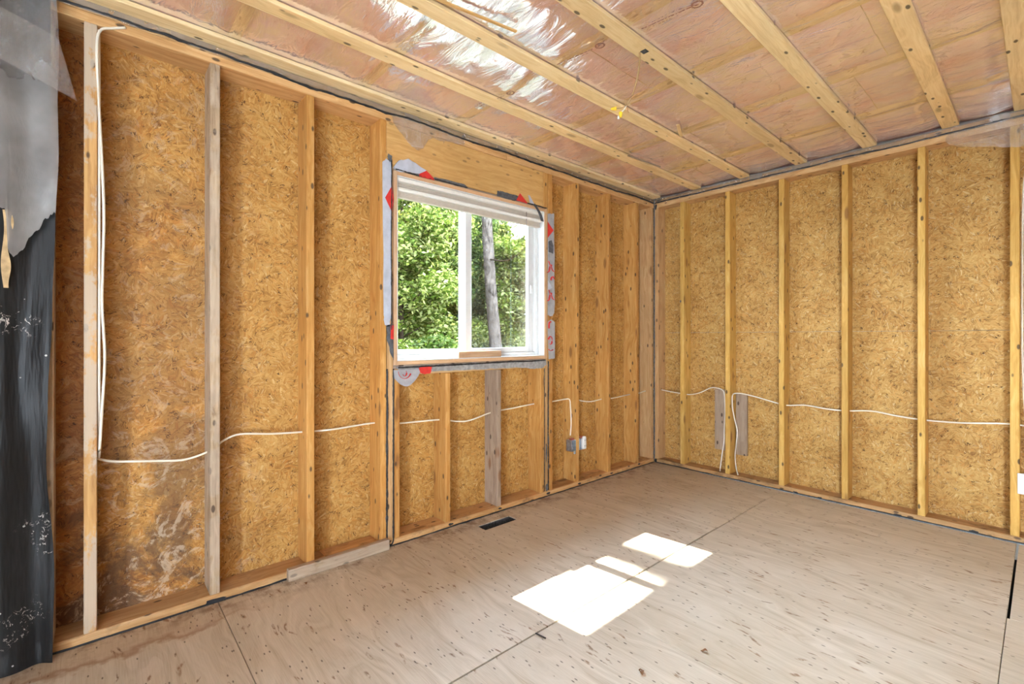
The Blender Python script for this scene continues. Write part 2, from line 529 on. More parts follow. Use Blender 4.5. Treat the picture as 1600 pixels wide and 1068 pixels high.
M['leaf'] = leaf_mat('maple_leaves', (0.011, 0.021, 0.003), (0.036, 0.047, 0.009), (0.145, 0.145, 0.062))
M['leaf2'] = leaf_mat('dark_leaves', (0.007, 0.016, 0.003), (0.020, 0.036, 0.008), (0.085, 0.098, 0.040))


def bark_mat(name, a, b):
    t = NT(name)
    p = t.objc()
    n = t.noise(t.vmath('MULTIPLY', p, (11, 11, 3.8)), 1.0, 5, 0.75, 0.8)
    c = t.ramp(n, [(0.34, a), (0.62, b)])
    return t.done(t.bsdf(c, 1.0, 0, 0.0, t.bump(n, 1.0, 0.04)))


M['bark'] = bark_mat('grey_pine_bark', (0.006, 0.0046, 0.0038), (0.056, 0.044, 0.036))
M['twig'] = bark_mat('brown_twig_bark', (0.006, 0.004, 0.003), (0.020, 0.014, 0.009))
M['forest_floor'] = plain('forest_floor', (0.018, 0.017, 0.008), 0.95, var=0.6, vs=6)


# ------------------------------------------------------------------ object helpers
def tag(o, label=None, cat=None, group=None, kind=None):
    if label:
        o['label'] = label
    if cat:
        o['category'] = cat
    if group:
        o['group'] = group
    if kind:
        o['kind'] = kind
    return o


def empty(name, loc=(0, 0, 0), label=None, cat=None, group=None, kind=None):
    o = bpy.data.objects.new(name, None)
    o.empty_display_size = 0.05
    o.location = loc
    COL.objects.link(o)
    return tag(o, label, cat, group, kind)


def link(name, me, mat, parent=None, loc=(0, 0, 0), rot=(0, 0, 0)):
    o = bpy.data.objects.new(name, me)
    if mat is not None and not me.materials:
        me.materials.append(mat)
    o.location = loc
    o.rotation_euler = rot
    if parent is not None:
        o.parent = parent
        pl = Vector((0, 0, 0))
        q = parent
        while q is not None:
            pl += q.location
            q = q.parent
        o.location = Vector(loc) - pl
    COL.objects.link(o)
    return o


def mesh_from(name, verts, faces, smooth=False):
    me = bpy.data.meshes.new(name)
    me.from_pydata([tuple(v) for v in verts], [], [tuple(f) for f in faces])
    me.update()
    if smooth:
        me.polygons.foreach_set('use_smooth', [True] * len(me.polygons))
    return me


_boxcache = {}


def bevel_box(dx, dy, dz, b, matname):
    key = (round(dx, 4), round(dy, 4), round(dz, 4), round(b, 4), matname)
    if key in _boxcache:
        return _boxcache[key]
    hx, hy, hz = dx / 2, dy / 2, dz / 2
    b = min(b, hx * 0.45, hy * 0.45, hz * 0.45)
    verts, idx = [], {}
    for sx in (-1, 1):
        for sy in (-1, 1):
            for sz in (-1, 1):
                for k in range(3):
                    v = [sx * (hx - b), sy * (hy - b), sz * (hz - b)]
                    v[k] = (sx, sy, sz)[k] * (hx, hy, hz)[k]
                    idx[(sx, sy, sz, k)] = len(verts)
                    verts.append(v)
    faces = []
    for k in range(3):
        a, c = [(1, 2), (2, 0), (0, 1)][k]
        for s in (-1, 1):
            q = []
            for sa, sc_ in ((-1, -1), (1, -1), (1, 1), (-1, 1)):
                g = [0, 0, 0]
                g[k] = s
                g[a] = sa
                g[c] = sc_
                q.append(idx[(*g, k)])
            faces.append(q if s > 0 else q[::-1])
    for k in range(3):          # edges parallel to axis k
        a, c = [(1, 2), (2, 0), (0, 1)][k]
        for sa in (-1, 1):
            for sc_ in (-1, 1):
                g0, g1 = [0, 0, 0], [0, 0, 0]
                g0[a] = g1[a] = sa
                g0[c] = g1[c] = sc_
                g0[k], g1[k] = -1, 1
                q = [idx[(*g0, a)], idx[(*g1, a)], idx[(*g1, c)], idx[(*g0, c)]]
                faces.append(q if sa * sc_ < 0 else q[::-1])
    for sx in (-1, 1):
        for sy in (-1, 1):
            for sz in (-1, 1):
                q = [idx[(sx, sy, sz, k)] for k in range(3)]
                faces.append(q if sx * sy * sz > 0 else q[::-1])
    me = mesh_from('box', verts, faces)
    _boxcache[key] = me
    return me


def board(name, lo, hi, mat, parent=None, axis='z', bevel=0.003, jit=0.0):
    """box between two corners; local Z runs along `axis` so the wood grain follows the board"""
    d = [abs(hi[i] - lo[i]) for i in range(3)]
    c = [(hi[i] + lo[i]) / 2 for i in range(3)]
    if axis == 'z':
        dim, rot = (d[0], d[1], d[2]), (0, 0, 0)
    elif axis == 'x':
        dim, rot = (d[2], d[1], d[0]), (0, R(90), 0)
    else:
        dim, rot = (d[0], d[2], d[1]), (R(-90), 0, 0)
    me = bevel_box(*dim, bevel, M[mat].name)
    if not me.materials:
        me.materials.append(M[mat])
    if jit:
        rot = tuple(r + random.uniform(-jit, jit) for r in rot)
    return link(name, me, None, parent, c, rot)


def catmull(pts, n=8):
    P = [Vector(p) for p in pts]
    P = [P[0] * 2 - P[1]] + P + [P[-1] * 2 - P[-2]]
    out = []
    for i in range(1, len(P) - 2):
        for k in range(n):
            s = k / n
            a, b, c, d = P[i - 1], P[i], P[i + 1], P[i + 2]
            out.append(0.5 * ((2 * b) + (c - a) * s + (2 * a - 5 * b + 4 * c - d) * s * s + (3 * b - a - 3 * c + d) * s ** 3))
    out.append(P[-2])
    return out


def tube_geo(pts, rad, sides=8, flat=1.0, jitter=0.0, seed=0.0):
    verts, faces = [], []
    up0 = Vector((0.13, 0.21, 0.97))
    n = len(pts)
    for i, p in enumerate(pts):
        t = (pts[min(i + 1, n - 1)] - pts[max(i - 1, 0)]).normalized()
        up = up0 if abs(t.dot(up0)) < 0.95 else Vector((1, 0, 0))
        a = t.cross(up).normalized()
        b = t.cross(a).normalized()
        r = rad(i / (n - 1)) if callable(rad) else rad
        for k in range(sides):
            an = 2 * math.pi * k / sides
            rr = r
            if jitter:
                rr *= 1 + jitter * (noise.noise(p * 60 + Vector((seed, k * 1.3, 0))) * 1.2)
            verts.append(p + a * math.cos(an) * rr + b * math.sin(an) * rr * flat)
    for i in range(n - 1):
        for k in range(sides):
            k2 = (k + 1) % sides
            faces.append((i * sides + k, i * sides + k2, (i + 1) * sides + k2, (i + 1) * sides + k))
    faces.append(tuple(range(sides))[::-1])
    faces.append(tuple((n - 1) * sides + k for k in range(sides)))
    return verts, faces


def tube(name, pts, rad, mat, parent=None, sides=8, smooth_n=8, flat=1.0, jitter=0.0, origin=None):
    ps = catmull(pts, smooth_n) if smooth_n else [Vector(p) for p in pts]
    o = Vector(origin) if origin is not None else ps[0].copy()
    ps = [p - o for p in ps]
    v, f = tube_geo(ps, rad, sides, flat, jitter, seed=random.random() * 50)
    return link(name, mesh_from(name, v, f, True), M[mat], parent, tuple(o))


def slab_poly(name, poly, thick, mat, parent=None, plane='x', at=0.0, rows=None):
    """a thin sheet with a traced outline standing at its own place: plane 'x' -> outline (y,z) at x=at, 'y' -> (x,z) at y=at"""
    n = len(poly)
    cu = sum(p[0] for p in poly) / n
    cv = sum(p[1] for p in poly) / n
    V = []
    for s in (0, 1):
        for (a, b) in poly:
            if plane == 'x':
                V.append((s * thick, a - cu, b - cv))
            else:
                V.append((a - cu, -s * thick, b - cv))
    F = [tuple(range(n, 2 * n)), tuple(range(n))[::-1]]
    for i in range(n):
        j = (i + 1) % n
        F.append((i, j, n + j, n + i))
    loc = (at, cu, cv) if plane == 'x' else (cu, at, cv)
    me = mesh_from(name, V, F)
    import bmesh
    bm = bmesh.new()
    bm.from_mesh(me)
    bmesh.ops.recalc_face_normals(bm, faces=bm.faces)
    bm.to_mesh(me)
    bm.free()
    return link(name, me, M[mat], parent, loc)


def grid_sheet(name, nu, nv, fn, mat, parent=None, thick=0.0, loc=(0, 0, 0), smooth=True):
    V = [tuple(Vector(fn(i / nu, j / nv)) - Vector(loc)) for j in range(nv + 1) for i in range(nu + 1)]
    F = []
    for j in range(nv):
        for i in range(nu):
            a = j * (nu + 1) + i
            F.append((a, a + 1, a + nu + 2, a + nu + 1))
    return link(name, mesh_from(name, V, F, smooth), M[mat], parent, loc)


# ------------------------------------------------------------------ the setting: dimensions (metres, corner of the two walls at the origin)
DL = 0.137        # depth of the window wall's studs (x < 0)
DR = 0.122        # depth of the right wall's studs (y > 0)
ZT = 2.392        # underside of the top plate
ZC = 2.470        # underside of the ceiling strapping
X1, Y0 = 4.9, -6.95

# ---- floor: plywood sheets with open joints
floor = empty('floor', kind='structure')
board('joist_deck', (-0.2, Y0, -0.30), (X1, 0.2, -0.14), 'subfloor', floor, 'x')


def sheet(x0, x1, y0, y1, hole=None):
    if hole is None:
        board('plywood_sheet', (x0, y0, -0.018), (x1, y1, 0.0), 'plywood', floor, 'x', 0.0015)
        return
    hx0, hx1, hy0, hy1 = hole
    o = ((x0 + x1) / 2, (y0 + y1) / 2, 0)
    V, F = [], []
    for z in (0.0, -0.018):
        for a, b in ((x0, y0), (x1, y0), (x1, y1), (x0, y1), (hx0, hy0), (hx1, hy0), (hx1, hy1), (hx0, hy1)):
            V.append((a - o[0], b - o[1], z))
    for i in range(4):
        j = (i + 1) % 4
        F += [(i, j, 4 + j, 4 + i), (8 + i, 12 + i, 12 + j, 8 + j), (i, 8 + i, 8 + j, j), (4 + i, 4 + j, 12 + j, 12 + i)]
    link('plywood_sheet', mesh_from('plywood_sheet', V, F), M['plywood'], floor, o)


g = 0.0012
VENT = (0.098, 0.178, -2.165, -1.905)
sheet(-0.14, 1.0940, -3.540 + g, -1.10, VENT)
sheet(-0.14, 1.0975, -5.98, -3.540 - g)
sheet(-0.14, 1.0975, Y0, -5.983)
sheet(-0.14, 1.0992, -1.0985, 0.13)
sheet(1.1025, 2.334, -2.300, 0.13)
sheet(1.1005, 2.334, -4.74, -2.302)
sheet(1.1005, 2.334, Y0, -4.742)
sheet(2.344, 3.575, -1.08, 0.13)
sheet(2.3365, 3.575, -3.52, -1.0815)
sheet(2.3365, 3.575, -5.96, -3.522)
sheet(2.3365, 3.575, Y0, -5.962)
sheet(3.577, X1, -2.300, 0.13)
sheet(3.577, X1, -4.74, -2.302)
sheet(3.577, X1, Y0, -4.742)

# ---- window wall (left in the picture)
wl = empty('wall_left', kind='structure')
WY0, WY1, WZ0, WZ1 = -2.686, -1.452, 1.020, 2.122      # rough opening filled by the window
xo = -DL
for (a, b) in ((Y0, -5.59), (-5.588, -4.369), (-4.367, -3.148)):
    board('osb_panel', (xo - 0.012, a, 0.0), (xo, b, 2.47), 'osb_left', wl, 'z', 0.001)
board('osb_panel', (xo - 0.012, -3.146, 0.0), (xo, WY0 - 0.002, 2.47), 'osb_left', wl, 'z', 0.001)
board('osb_panel', (xo - 0.012, WY0, 0.0), (xo, WY1, WZ0 - 0.02), 'osb_left', wl, 'z', 0.001)
board('osb_panel', (xo - 0.012, WY0, WZ1 + 0.01), (xo, WY1, 2.47), 'osb_left', wl, 'z', 0.001)
board('osb_panel', (xo - 0.012, WY1 + 0.002, 0.0), (xo, -0.696, 2.47), 'osb_left', wl, 'z', 0.001)
board('osb_panel', (xo - 0.012, -0.694, 0.0), (xo, 0.134, 2.47), 'osb_left', wl, 'z', 0.001)

studs = [(-6.40, 'stud'), (-5.99, 'stud'), (-5.58, 'stud'), (-5.17, 'stud'), (-4.76, 'stud'), (-4.40, 'stud'), (-4.105, 'stud_grey'), (-3.983, 'stud_patchy'),
         (-3.571, 'stud_grey'), (-3.160, 'stud'), (-1.120, 'stud'), (-0.709, 'stud'), (-0.296, 'stud'), (-0.046, 'plate')]
for y, m in studs:
    board('stud', (-DL + 0.001, y, 0.038), (0.0 if y < -0.1 else -0.004, y + 0.039, ZT), m, wl, 'z', 0.003, jit=0.0006)
# framing round the window
board('king_stud', (-DL + 0.001, -2.767, 0.038), (0, -2.729, ZT), 'stud', wl)
board('jack_stud', (-DL + 0.001, -2.724, 0.038), (-0.002, -2.6875, 2.136), 'plate', wl)
board('cripple_stud', (-DL + 0.001, -2.682, 0.038), (-0.001, -2.646, 0.958), 'stud', wl)
board('cripple_stud', (-DL + 0.001, -2.338, 0.038), (0, -2.300, 0.958), 'stud', wl)
board('cripple_stud', (-DL + 0.001, -1.926, 0.038), (0, -1.889, 0.958), 'greywood', wl)
board('cripple_stud', (-DL + 0.001, -1.512, 0.038), (-0.001, -1.474, 0.958), 'stud', wl)
board('jack_stud', (-DL + 0.001, -1.470, 0.038), (-0.003, -1.435, 1.02), 'plate', wl)
board('jack_stud', (-DL + 0.001, -1.4510, 1.0205), (-0.003, -1.4325, 2.136), 'plate', wl)
board('king_stud', (-DL + 0.001, -1.430, 0.038), (0, -1.386, ZT), 'stud', wl)
board('packing_stud', (-DL + 0.001, -1.477, 2.136), (-0.002, -1.432, ZT), 'stud', wl)
board('rough_sill', (-DL + 0.001, -2.685, 0.960), (-0.002, -1.432, 0.998), 'plate', wl, 'y')
board('sill_packer', (-DL + 0.001, -2.685, 0.9985), (-0.004, -1.452, 1.0195), 'greywood', wl, 'y')
board('head_packer', (-DL + 0.001, -2.690, 2.1225), (-0.004, -1.480, 2.1375), 'greywood', wl, 'y')
board('window_header', (-DL + 0.001, -2.727, 2.138), (-0.003, -1.480, ZT - 0.001), 'header', wl, 'y')
# plates
ya = Y0
for yb in (-3.05, 0.0):
    board('bottom_plate', (-DL + 0.0005, ya, 0.0), (0.001, yb - 0.001, 0.038), 'plate_dirty', wl, 'y', 0.004)
    ya = yb
board('top_plate', (-DL + 0.0005, Y0, ZT), (0.001, -1.842, 2.431), 'plate', wl, 'y', 0.003)
board('top_plate', (-DL + 0.0005, -1.840, ZT), (0.001, 0.0, 2.431), 'plate', wl, 'y', 0.003)
board('upper_top_plate', (-DL + 0.0005, Y0, 2.4315), (-0.006, 0.0, ZC), 'plate', wl, 'y', 0.003)
board('outer_siding', (xo - 0.032, Y0, -0.5), (xo - 0.013, WY0 - 0.03, 2.5), 'siding', wl)
board('outer_siding', (xo - 0.032, WY1 + 0.03, -0.5), (xo - 0.013, 0.2, 2.5), 'siding', wl)
board('outer_siding', (xo - 0.032, WY0 - 0.03, -0.5), (xo - 0.013, WY1 + 0.03, WZ0 - 0.03), 'siding', wl)
board('outer_siding', (xo - 0.032, WY0 - 0.03, WZ1 + 0.03), (xo - 0.013, WY1 + 0.03, 2.5), 'siding', wl)


def bead(parent, a, b, r, amp, mat='sealant', n=60, name='sealant_bead', drop=None):
    a, b = Vector(a), Vector(b)
    d = (b - a)
    side = Vector((0, 0, 1)) if abs(d.normalized().z) < 0.5 else Vector((0, 1, 0)) if abs(a.x) < 0.03 else Vector((1, 0, 0))
    s0 = random.random() * 40
    pts = []
    for i in range(n + 1):
        t = i / n
        w = noise.noise(Vector((t * d.length * 3.1, s0, 0))) * amp + noise.noise(Vector((t * d.length * 15, s0, 4))) * amp * 0.35
        pts.append(a + d * t + side * w)
    o = pts[0].copy()
    v, f = tube_geo([p - o for p in pts], lambda t: r * (0.75 + 0.75 * abs(noise.noise(Vector((t * d.length * 9, s0, 9))))), 7, 1.0, 0.5, s0)
    return link(name, mesh_from(name, v, f, True), M[mat], parent, tuple(o))


bead(wl, (0.003, -6.9, 2.437), (0.003, -0.01, 2.437), 0.0062, 0.014, n=420)
bead(wl, (0.002, -6.9, 0.004), (0.002, -0.01, 0.004), 0.0045, 0.003, n=260)
bead(wl, (0.001, -2.7265, 0.045), (0.001, -2.7265, 1.0), 0.0058, 0.004, n=110)
bead(wl, (0.001, -2.687, 0.030), (0.001, -2.687, 1.0), 0.0048, 0.002, n=90)
bead(wl, (0.001, -1.4725, 0.045), (0.001, -1.4725, 0.95), 0.0032, 0.0015, n=90)
bead(wl, (0.001, -1.4325, 0.045), (0.001, -1.4325, 1.00), 0.0055, 0.004, n=100)
tube('sealant_bead', [(0.001, -2.7265, 0.05), (0.004, -2.722, 0.018), (0.004, -2.70, 0.012), (0.002, -2.687, 0.035)], 0.0042, 'sealant', wl, jitter=0.4)
# smears of grey sealant along the studs either side of the window
for (y, z, h, w) in ((-2.7265, 0.56, 0.11, 0.009), (-2.7265, 0.30, 0.07, 0.007), (-2.7265, 0.16, 0.05, 0.009), (-1.4325, 0.42, 0.10, 0.009),
                     (-1.455, 0.33, 0.16, 0.008), (-1.4325, 0.22, 0.07, 0.008), (-1.45, 0.07, 0.06, 0.012)):
    poly = [(y + w * math.cos(k * 0.7) * random.uniform(0.6, 1.2), z + h * 0.5 * math.sin(k * 0.7) * random.uniform(0.7, 1.2)) for k in range(9)]
    slab_poly('sealant_smear', poly, 0.003, 'sealant_grey', wl, 'x', 0.0005)
for (y, z, w, h) in ((-3.55, 0.012, 0.07, 0.022), (-2.30, 0.020, 0.03, 0.014), (-1.90, 0.022, 0.03, 0.012), (-1.43, 0.022, 0.04, 0.02),
                     (-1.08, 0.020, 0.035, 0.015), (-0.66, 0.022, 0.035, 0.012), (-0.25, 0.028, 0.03, 0.014)):
    poly = [(y + w * 0.6 * math.cos(k * 0.63) * random.uniform(0.5, 1.2), z + h * 0.6 * math.sin(k * 0.63) * random.uniform(0.5, 1.1)) for k in range(10)]
    slab_poly('sealant_smear', poly, 0.003, 'sealant', wl, 'x', 0.001)

# poly film folded down over the plates, dirty along its edge


def wavy_strip(name, parent, axis, a, b, z0, z1, off, mat, seed, amp=0.012, n=160):
    def fn(u, v):
        s = a + (b - a) * u
        lo = z0 + noise.noise(Vector((s * 5, seed, 0))) * amp + noise.noise(Vector((s * 21, seed, 3))) * amp * 0.5
        z = lo + (z1 - lo) * v
        d = off + 0.004 * noise.noise(Vector((s * 7, z * 30, seed)))
        return (d, s, z) if axis == 'y' else (s, -d, z)
    st = fn(0, 0)
    return grid_sheet(name, n, 3, fn, mat, parent, loc=st)


wavy_strip('poly_edge', wl, 'y', -6.9, -0.01, 2.434, 2.476, 0.0042, 'film_strip', 3.0)

# ---- right wall
wr_ = empty('wall_right', kind='structure')
for (x0, x1_) in ((-0.13, 1.10), (1.102, 3.54), (3.542, X1)):
    board('osb_panel', (x0, DR, 0.0), (x1_, DR + 0.012, 1.2185), 'osb_right', wr_, 'x', 0.0012)
for (x0, x1_) in ((-0.13, 2.33), (2.332, X1)):
    board('osb_panel', (x0, DR, 1.2205), (x1_, DR + 0.012, 2.47), 'osb_right', wr_, 'x', 0.0012)
board('outer_siding', (-0.19, DR + 0.013, -0.5), (X1, DR + 0.03, 2.5), 'siding', wr_)
rs = [(0.006, 'plate'), (0.262, 'stud_yellow'), (0.668, 'stud_yellow'), (1.080, 'stud_yellow'), (1.489, 'stud_yellow'), (1.900, 'stud_yellow'),
      (2.308, 'stud_yellow'), (2.72, 'stud_yellow'), (3.13, 'stud'), (3.54, 'stud'), (3.95, 'stud'), (4.36, 'stud'), (4.77, 'stud')]
for x, m in rs:
    board('stud', (x, 0.0, 0.038), (x + 0.039, DR - 0.001, ZT), m, wr_, 'z', 0.003, jit=0.0006)
board('bottom_plate', (0.002, -0.001, 0.0), (2.46, DR - 0.0005, 0.038), 'plate_dirty', wr_, 'x', 0.004)
board('bottom_plate', (2.462, -0.001, 0.0), (X1, DR - 0.0005, 0.038), 'plate_dirty', wr_, 'x', 0.004)
board('top_plate', (0.002, -0.001, ZT), (2.9, DR - 0.0005, 2.431), 'plate', wr_, 'x', 0.003)
board('top_plate', (2.902, -0.001, ZT), (X1, DR - 0.0005, 2.431), 'plate', wr_, 'x', 0.003)
board('upper_top_plate', (0.002, 0.006, 2.4315), (X1, DR - 0.0005, ZC), 'plate', wr_, 'x', 0.003)
bead(wr_, (0.01, -0.003, 2.437), (4.8, -0.003, 2.437), 0.0055, 0.008, n=300)
bead(wr_, (0.01, -0.003, 0.006), (4.8, -0.003, 0.006), 0.0045, 0.002, n=220)
bead(wr_, (0.002, -0.002, 0.02), (0.002, -0.002, 2.43), 0.0062, 0.002, 'sealant_grey', n=120)
board('sill_gasket', (0.45, -0.012, 0.0), (X1, -0.001, 0.005), 'gasket', wr_, 'x', 0.001)
wavy_strip('poly_edge', wr_, 'x', 0.01, 4.85, 2.428, 2.476, 0.0062, 'film_strip', 8.0, 0.008)
for (x, z, w, h, mt) in ((0.02, 2.40, 0.020, 0.06, 'sealant'), (0.02, 0.02, 0.024, 0.03, 'sealant'), (1.20, 0.013, 0.03, 0.012, 'sealant'), (1.80, 0.013, 0.04, 0.012, 'sealant'),
                         (2.16, 0.014, 0.04, 0.012, 'sealant'), (0.05, 2.455, 0.05, 0.015, 'sealant_grey'), (0.268, 1.50, 0.012, 0.022, 'sealant_grey'), (1.36, 0.012, 0.03, 0.01, 'sealant')):
    poly = [(x + w * 0.6 * math.cos(k * 0.63) * random.uniform(0.5, 1.2), z + h * 0.6 * math.sin(k * 0.63) * random.uniform(0.5, 1.1)) for k in range(10)]
    slab_poly('sealant_smear', poly, 0.0035, mt, wr_, 'y', -0.0025)

# ---- the two walls behind the camera
wb = empty('wall_rear', kind='structure')
board('osb_panel', (-0.15, Y0 - 0.012, 0), (3.6, Y0, 2.47), 'osb_right', wb)
board('osb_panel', (4.5, Y0 - 0.012, 0), (X1, Y0, 2.47), 'osb_right', wb)
board('osb_panel', (3.6, Y0 - 0.012, 2.05), (4.5, Y0, 2.47), 'osb_right', wb)
wd = empty('wall_side', kind='structure')
board('osb_panel', (X1, Y0, 0), (X1 + 0.012, -3.5, 2.47), 'osb_left', wd)
board('osb_panel', (X1, -3.498, 0), (X1 + 0.012, 0.13, 2.47), 'osb_right', wd)

# ---- ceiling: strapping, poly film, glass wool between the roof trusses
ce = empty('ceiling', kind='structure')
ST = 0.019
straps = [(-0.02, 0.080), (0.385, 0.462), (0.790, 0.868), (1.195, 0.0), (1.612, 0.0), (2.018, 0.0), (2.325, 0.0), (2.84, 0.0), (3.25, 0.0), (3.66, 0.0), (4.07, 0.0), (4.48, 0.0)]
for i, (a, b) in enumerate(straps):
    b = b or a + 0.080
    board('strapping_board', (a, Y0, ZC), (b, -0.004 if i else -0.02, ZC + ST), 'strap', ce, 'y', 0.002, jit=0.0004)
ZF = ZC + ST + 0.001
TR = [-6.51, -5.91, -5.31, -4.71, -4.11, -3.505, -2.905, -2.29, -1.71, -1.11, -0.50]
for y in TR:
    board('truss_chord', (-0.13, y, ZF + 0.006), (X1, y + 0.038, ZF + 0.095), 'strap', ce, 'x', 0.002)
edges = [Y0] + TR + [0.11]
for k in range(len(edges) - 1):
    y0 = edges[k] + (0.039 if k else 0)
    y1 = edges[k + 1] - 0.001
    xs = [-0.13, 0.55 + 0.5 * ((k * 0.37) % 1.0), 1.75 + 0.4 * ((k * 0.61) % 1.0), 3.0 + 0.3 * ((k * 0.23) % 1), 4.2, X1]
    for q in range(len(xs) - 1):
        x0, x1_ = xs[q] + 0.002, xs[q + 1] - 0.002

        def fn(u, v, x0=x0, x1_=x1_, y0=y0, y1=y1, k=k, q=q):
            x = x0 + (x1_ - x0) * u
            y = y0 + (y1 - y0) * v
            e = min(1, 9 * min(v, 1 - v)) * min(1, 14 * min(u, 1 - u) + 0.1)
            z = ZF + 0.034 - 0.028 * e + 0.010 * noise.noise(Vector((x * 4, y * 9, k * 3.1))) + 0.006 * noise.noise(Vector((x * 13, y * 22, q)))
            return (x, y, max(z, ZF + 0.004))
        grid_sheet('insulation_batt', 18, 10, fn, 'insul', ce, loc=((x0 + x1_) / 2, (y0 + y1) / 2, ZF + 0.03))


def film_z(u, v):
    x = 0.02 + 4.86 * u
    y = Y0 + (-0.004 - Y0) * v
    # held at the straps, slack and creased between them
    held = 1.0
    for (a, b) in straps:
        b = b or a + 0.08
        c = (a + b) / 2
        d = abs(x - c)
        held = min(held, max(0.0, (d - 0.035) / 0.09))
    held = min(1.0, held)
    s = 0.010 * noise.noise(Vector((x * 3.0, y * 5.0, 0.3)))
    fold = 0.0
    for j, ty in enumerate(TR):
        dy = y - (ty + 0.02 + 0.08 * noise.noise(Vector((x * 1.5, j * 7.7, 0))))
        fold += 0.012 * math.exp(-(dy / 0.028) ** 2) - 0.009 * math.exp(-((dy + 0.07) / 0.03) ** 2)
    cr = 0.004 * noise.noise(Vector((x * 11 + y * 6, y * 17, 5.5)))
    return (x, y, ZF + 0.0015 + held * min(0.004, (-0.008 + s + fold * (0.6 + noise.noise(Vector((x * 2, y, 9)))) + cr)))


grid_sheet('poly_film', 300, 420, film_z, 'film', ce, loc=(2.4, -3.4, ZF))
# maker's print on the film: an emblem ring and two lines of worn small type
for (x, y) in ((0.90, -2.30), (1.315, -2.225), (0.33, -2.33)):
    V, F = [], []

    def dash(cx, cy, l, w):
        b0 = len(V)
        V.extend([(cx, cy - w, 0), (cx + l, cy - w, 0), (cx + l, cy + w, 0), (cx, cy + w, 0), (cx, cy - w, -0.0004), (cx + l, cy - w, -0.0004), (cx + l, cy + w, -0.0004), (cx, cy + w, -0.0004)])
        F.extend([(b0, b0 + 1, b0 + 2, b0 + 3), (b0 + 7, b0 + 6, b0 + 5, b0 + 4), (b0, b0 + 4, b0 + 5, b0 + 1), (b0 + 2, b0 + 6, b0 + 7, b0 + 3)])
    s = 0.0
    while s < 0.19:
        l = random.uniform(0.006, 0.020)
        dash(s, 0, l, random.uniform(0.0016, 0.0030))
        if 0.04 < s < 0.15 and random.random() < 0.8:
            dash(s, 0.014, l * 0.8, 0.0014)
        s += l + random.uniform(0.002, 0.006)
    for k in range(14):
        an = k / 14 * 2 * math.pi
        dash(0.225 + 0.020 * math.cos(an), 0.018 * math.sin(an), 0.008, 0.0028)
    for k in range(5):
        dash(0.215 + random.uniform(-0.005, 0.012), random.uniform(-0.008, 0.008), 0.008, 0.002)
    link('film_print', mesh_from('film_print', V, F), M['brownprint'], ce, (x, y, ZF - 0.012), (0, 0, R(9)))

# ---- roof and eave over the window (its edge cuts the sky light that reaches the floor)
roof = empty('roof', kind='structure')
V = [(-0.66, -9, 2.40), (-0.66, 2.5, 2.40), (2.4, 2.5, 3.9), (2.4, -9, 3.9), (5.6, -9, 2.40), (5.6, 2.5, 2.40),
     (-0.66, -9, 2.46), (-0.66, 2.5, 2.46), (2.4, 2.5, 3.96), (2.4, -9, 3.96), (5.6, -9, 2.46), (5.6, 2.5, 2.46)]
F = [(0, 1, 2, 3), (3, 2, 5, 4), (6, 9, 8, 7), (9, 10, 11, 8), (0, 6, 7, 1), (4, 5, 11, 10), (1, 7, 8, 2), (2, 8, 11, 5), (0, 3, 9, 6), (3, 4, 10, 9)]
link('roof_deck', mesh_from('roof_deck', V, F), M['shingle'], roof)
board('fascia', (-0.66, -9, 2.33), (-0.64, 2.5, 2.45), 'soffit', roof, 'y')
board('soffit', (-0.64, -9, 2.345), (-0.17, 2.5, 2.357), 'soffit', roof, 'y')

for y in (Y0 - 0.03, DR + 0.001):
    V = [(-0.18, y, 2.44), (5.0, y, 2.44), (5.0, y, 2.69), (2.4, y, 3.9), (-0.18, y, 2.64)]
    V += [(a, y + 0.012, c_) for a, _, c_ in V]
    n_ = 5
    F = [tuple(range(5))[::-1], tuple(range(5, 10))] + [(k, (k + 1) % 5, 5 + (k + 1) % 5, 5 + k) for k in range(5)]
    link('gable_end', mesh_from('gable_end', V, F), M['siding'], roof)
board('rim_board', (-0.17, Y0, 2.47), (-0.15, 0.13, 2.66), 'siding', roof, 'y')
board('rim_board', (X1 - 0.001, Y0, 2.47), (X1 + 0.02, 0.13, 2.66), 'siding', roof, 'y')

# ------------------------------------------------------------------ window
wi = empty('window_1', (0, -2.07, 1.02), kind='structure')
t_ = 0.021
# wooden edge of the jamb
board('jamb_edge', (-0.030, WY0, WZ0), (0.004, WY0 + t_, WZ1), 'jambwood', wi, 'z', 0.001)
board('jamb_edge', (-0.030, WY1 - t_, WZ0), (0.004, WY1, WZ1), 'jambwood', wi, 'z', 0.001)
board('jamb_edge', (-0.030, WY0 + t_, WZ1 - t_), (0.004, WY1 - t_, WZ1), 'jambwood', wi, 'y', 0.001)
board('jamb_edge', (-0.030, WY0 + t_, WZ0), (0.004, WY1 - t_, WZ0 + t_), 'jambwood', wi, 'y', 0.001)
a0, a1, b0, b1 = WY0 + t_, WY1 - t_, WZ0 + t_, WZ1 - t_      # clear opening
lt = 0.006
board('jamb_liner', (-0.150, a0, b0), (0.0, a0 + lt, b1), 'vinyl', wi, 'z', 0.001)
board('jamb_liner', (-0.150, a1 - lt, b0), (0.0, a1, b1), 'vinyl', wi, 'z', 0.001)
board('jamb_liner', (-0.150, a0 + lt, b1 - lt), (0.0, a1 - lt, b1), 'vinyl', wi, 'y', 0.001)
board('window_sill', (-0.150, a0 + lt, b0), (0.0, a1 - lt, b0 + lt), 'vinyl', wi, 'y', 0.001)
a0 += lt; a1 -= lt; b0 += lt; b1 -= lt
fr = 0.030
xf0, xf1 = -0.150, -0.062
board('frame_stile', (xf0, a0, b0), (xf1, a0 + 0.012, b1), 'vinyl', wi, 'z', 0.002)
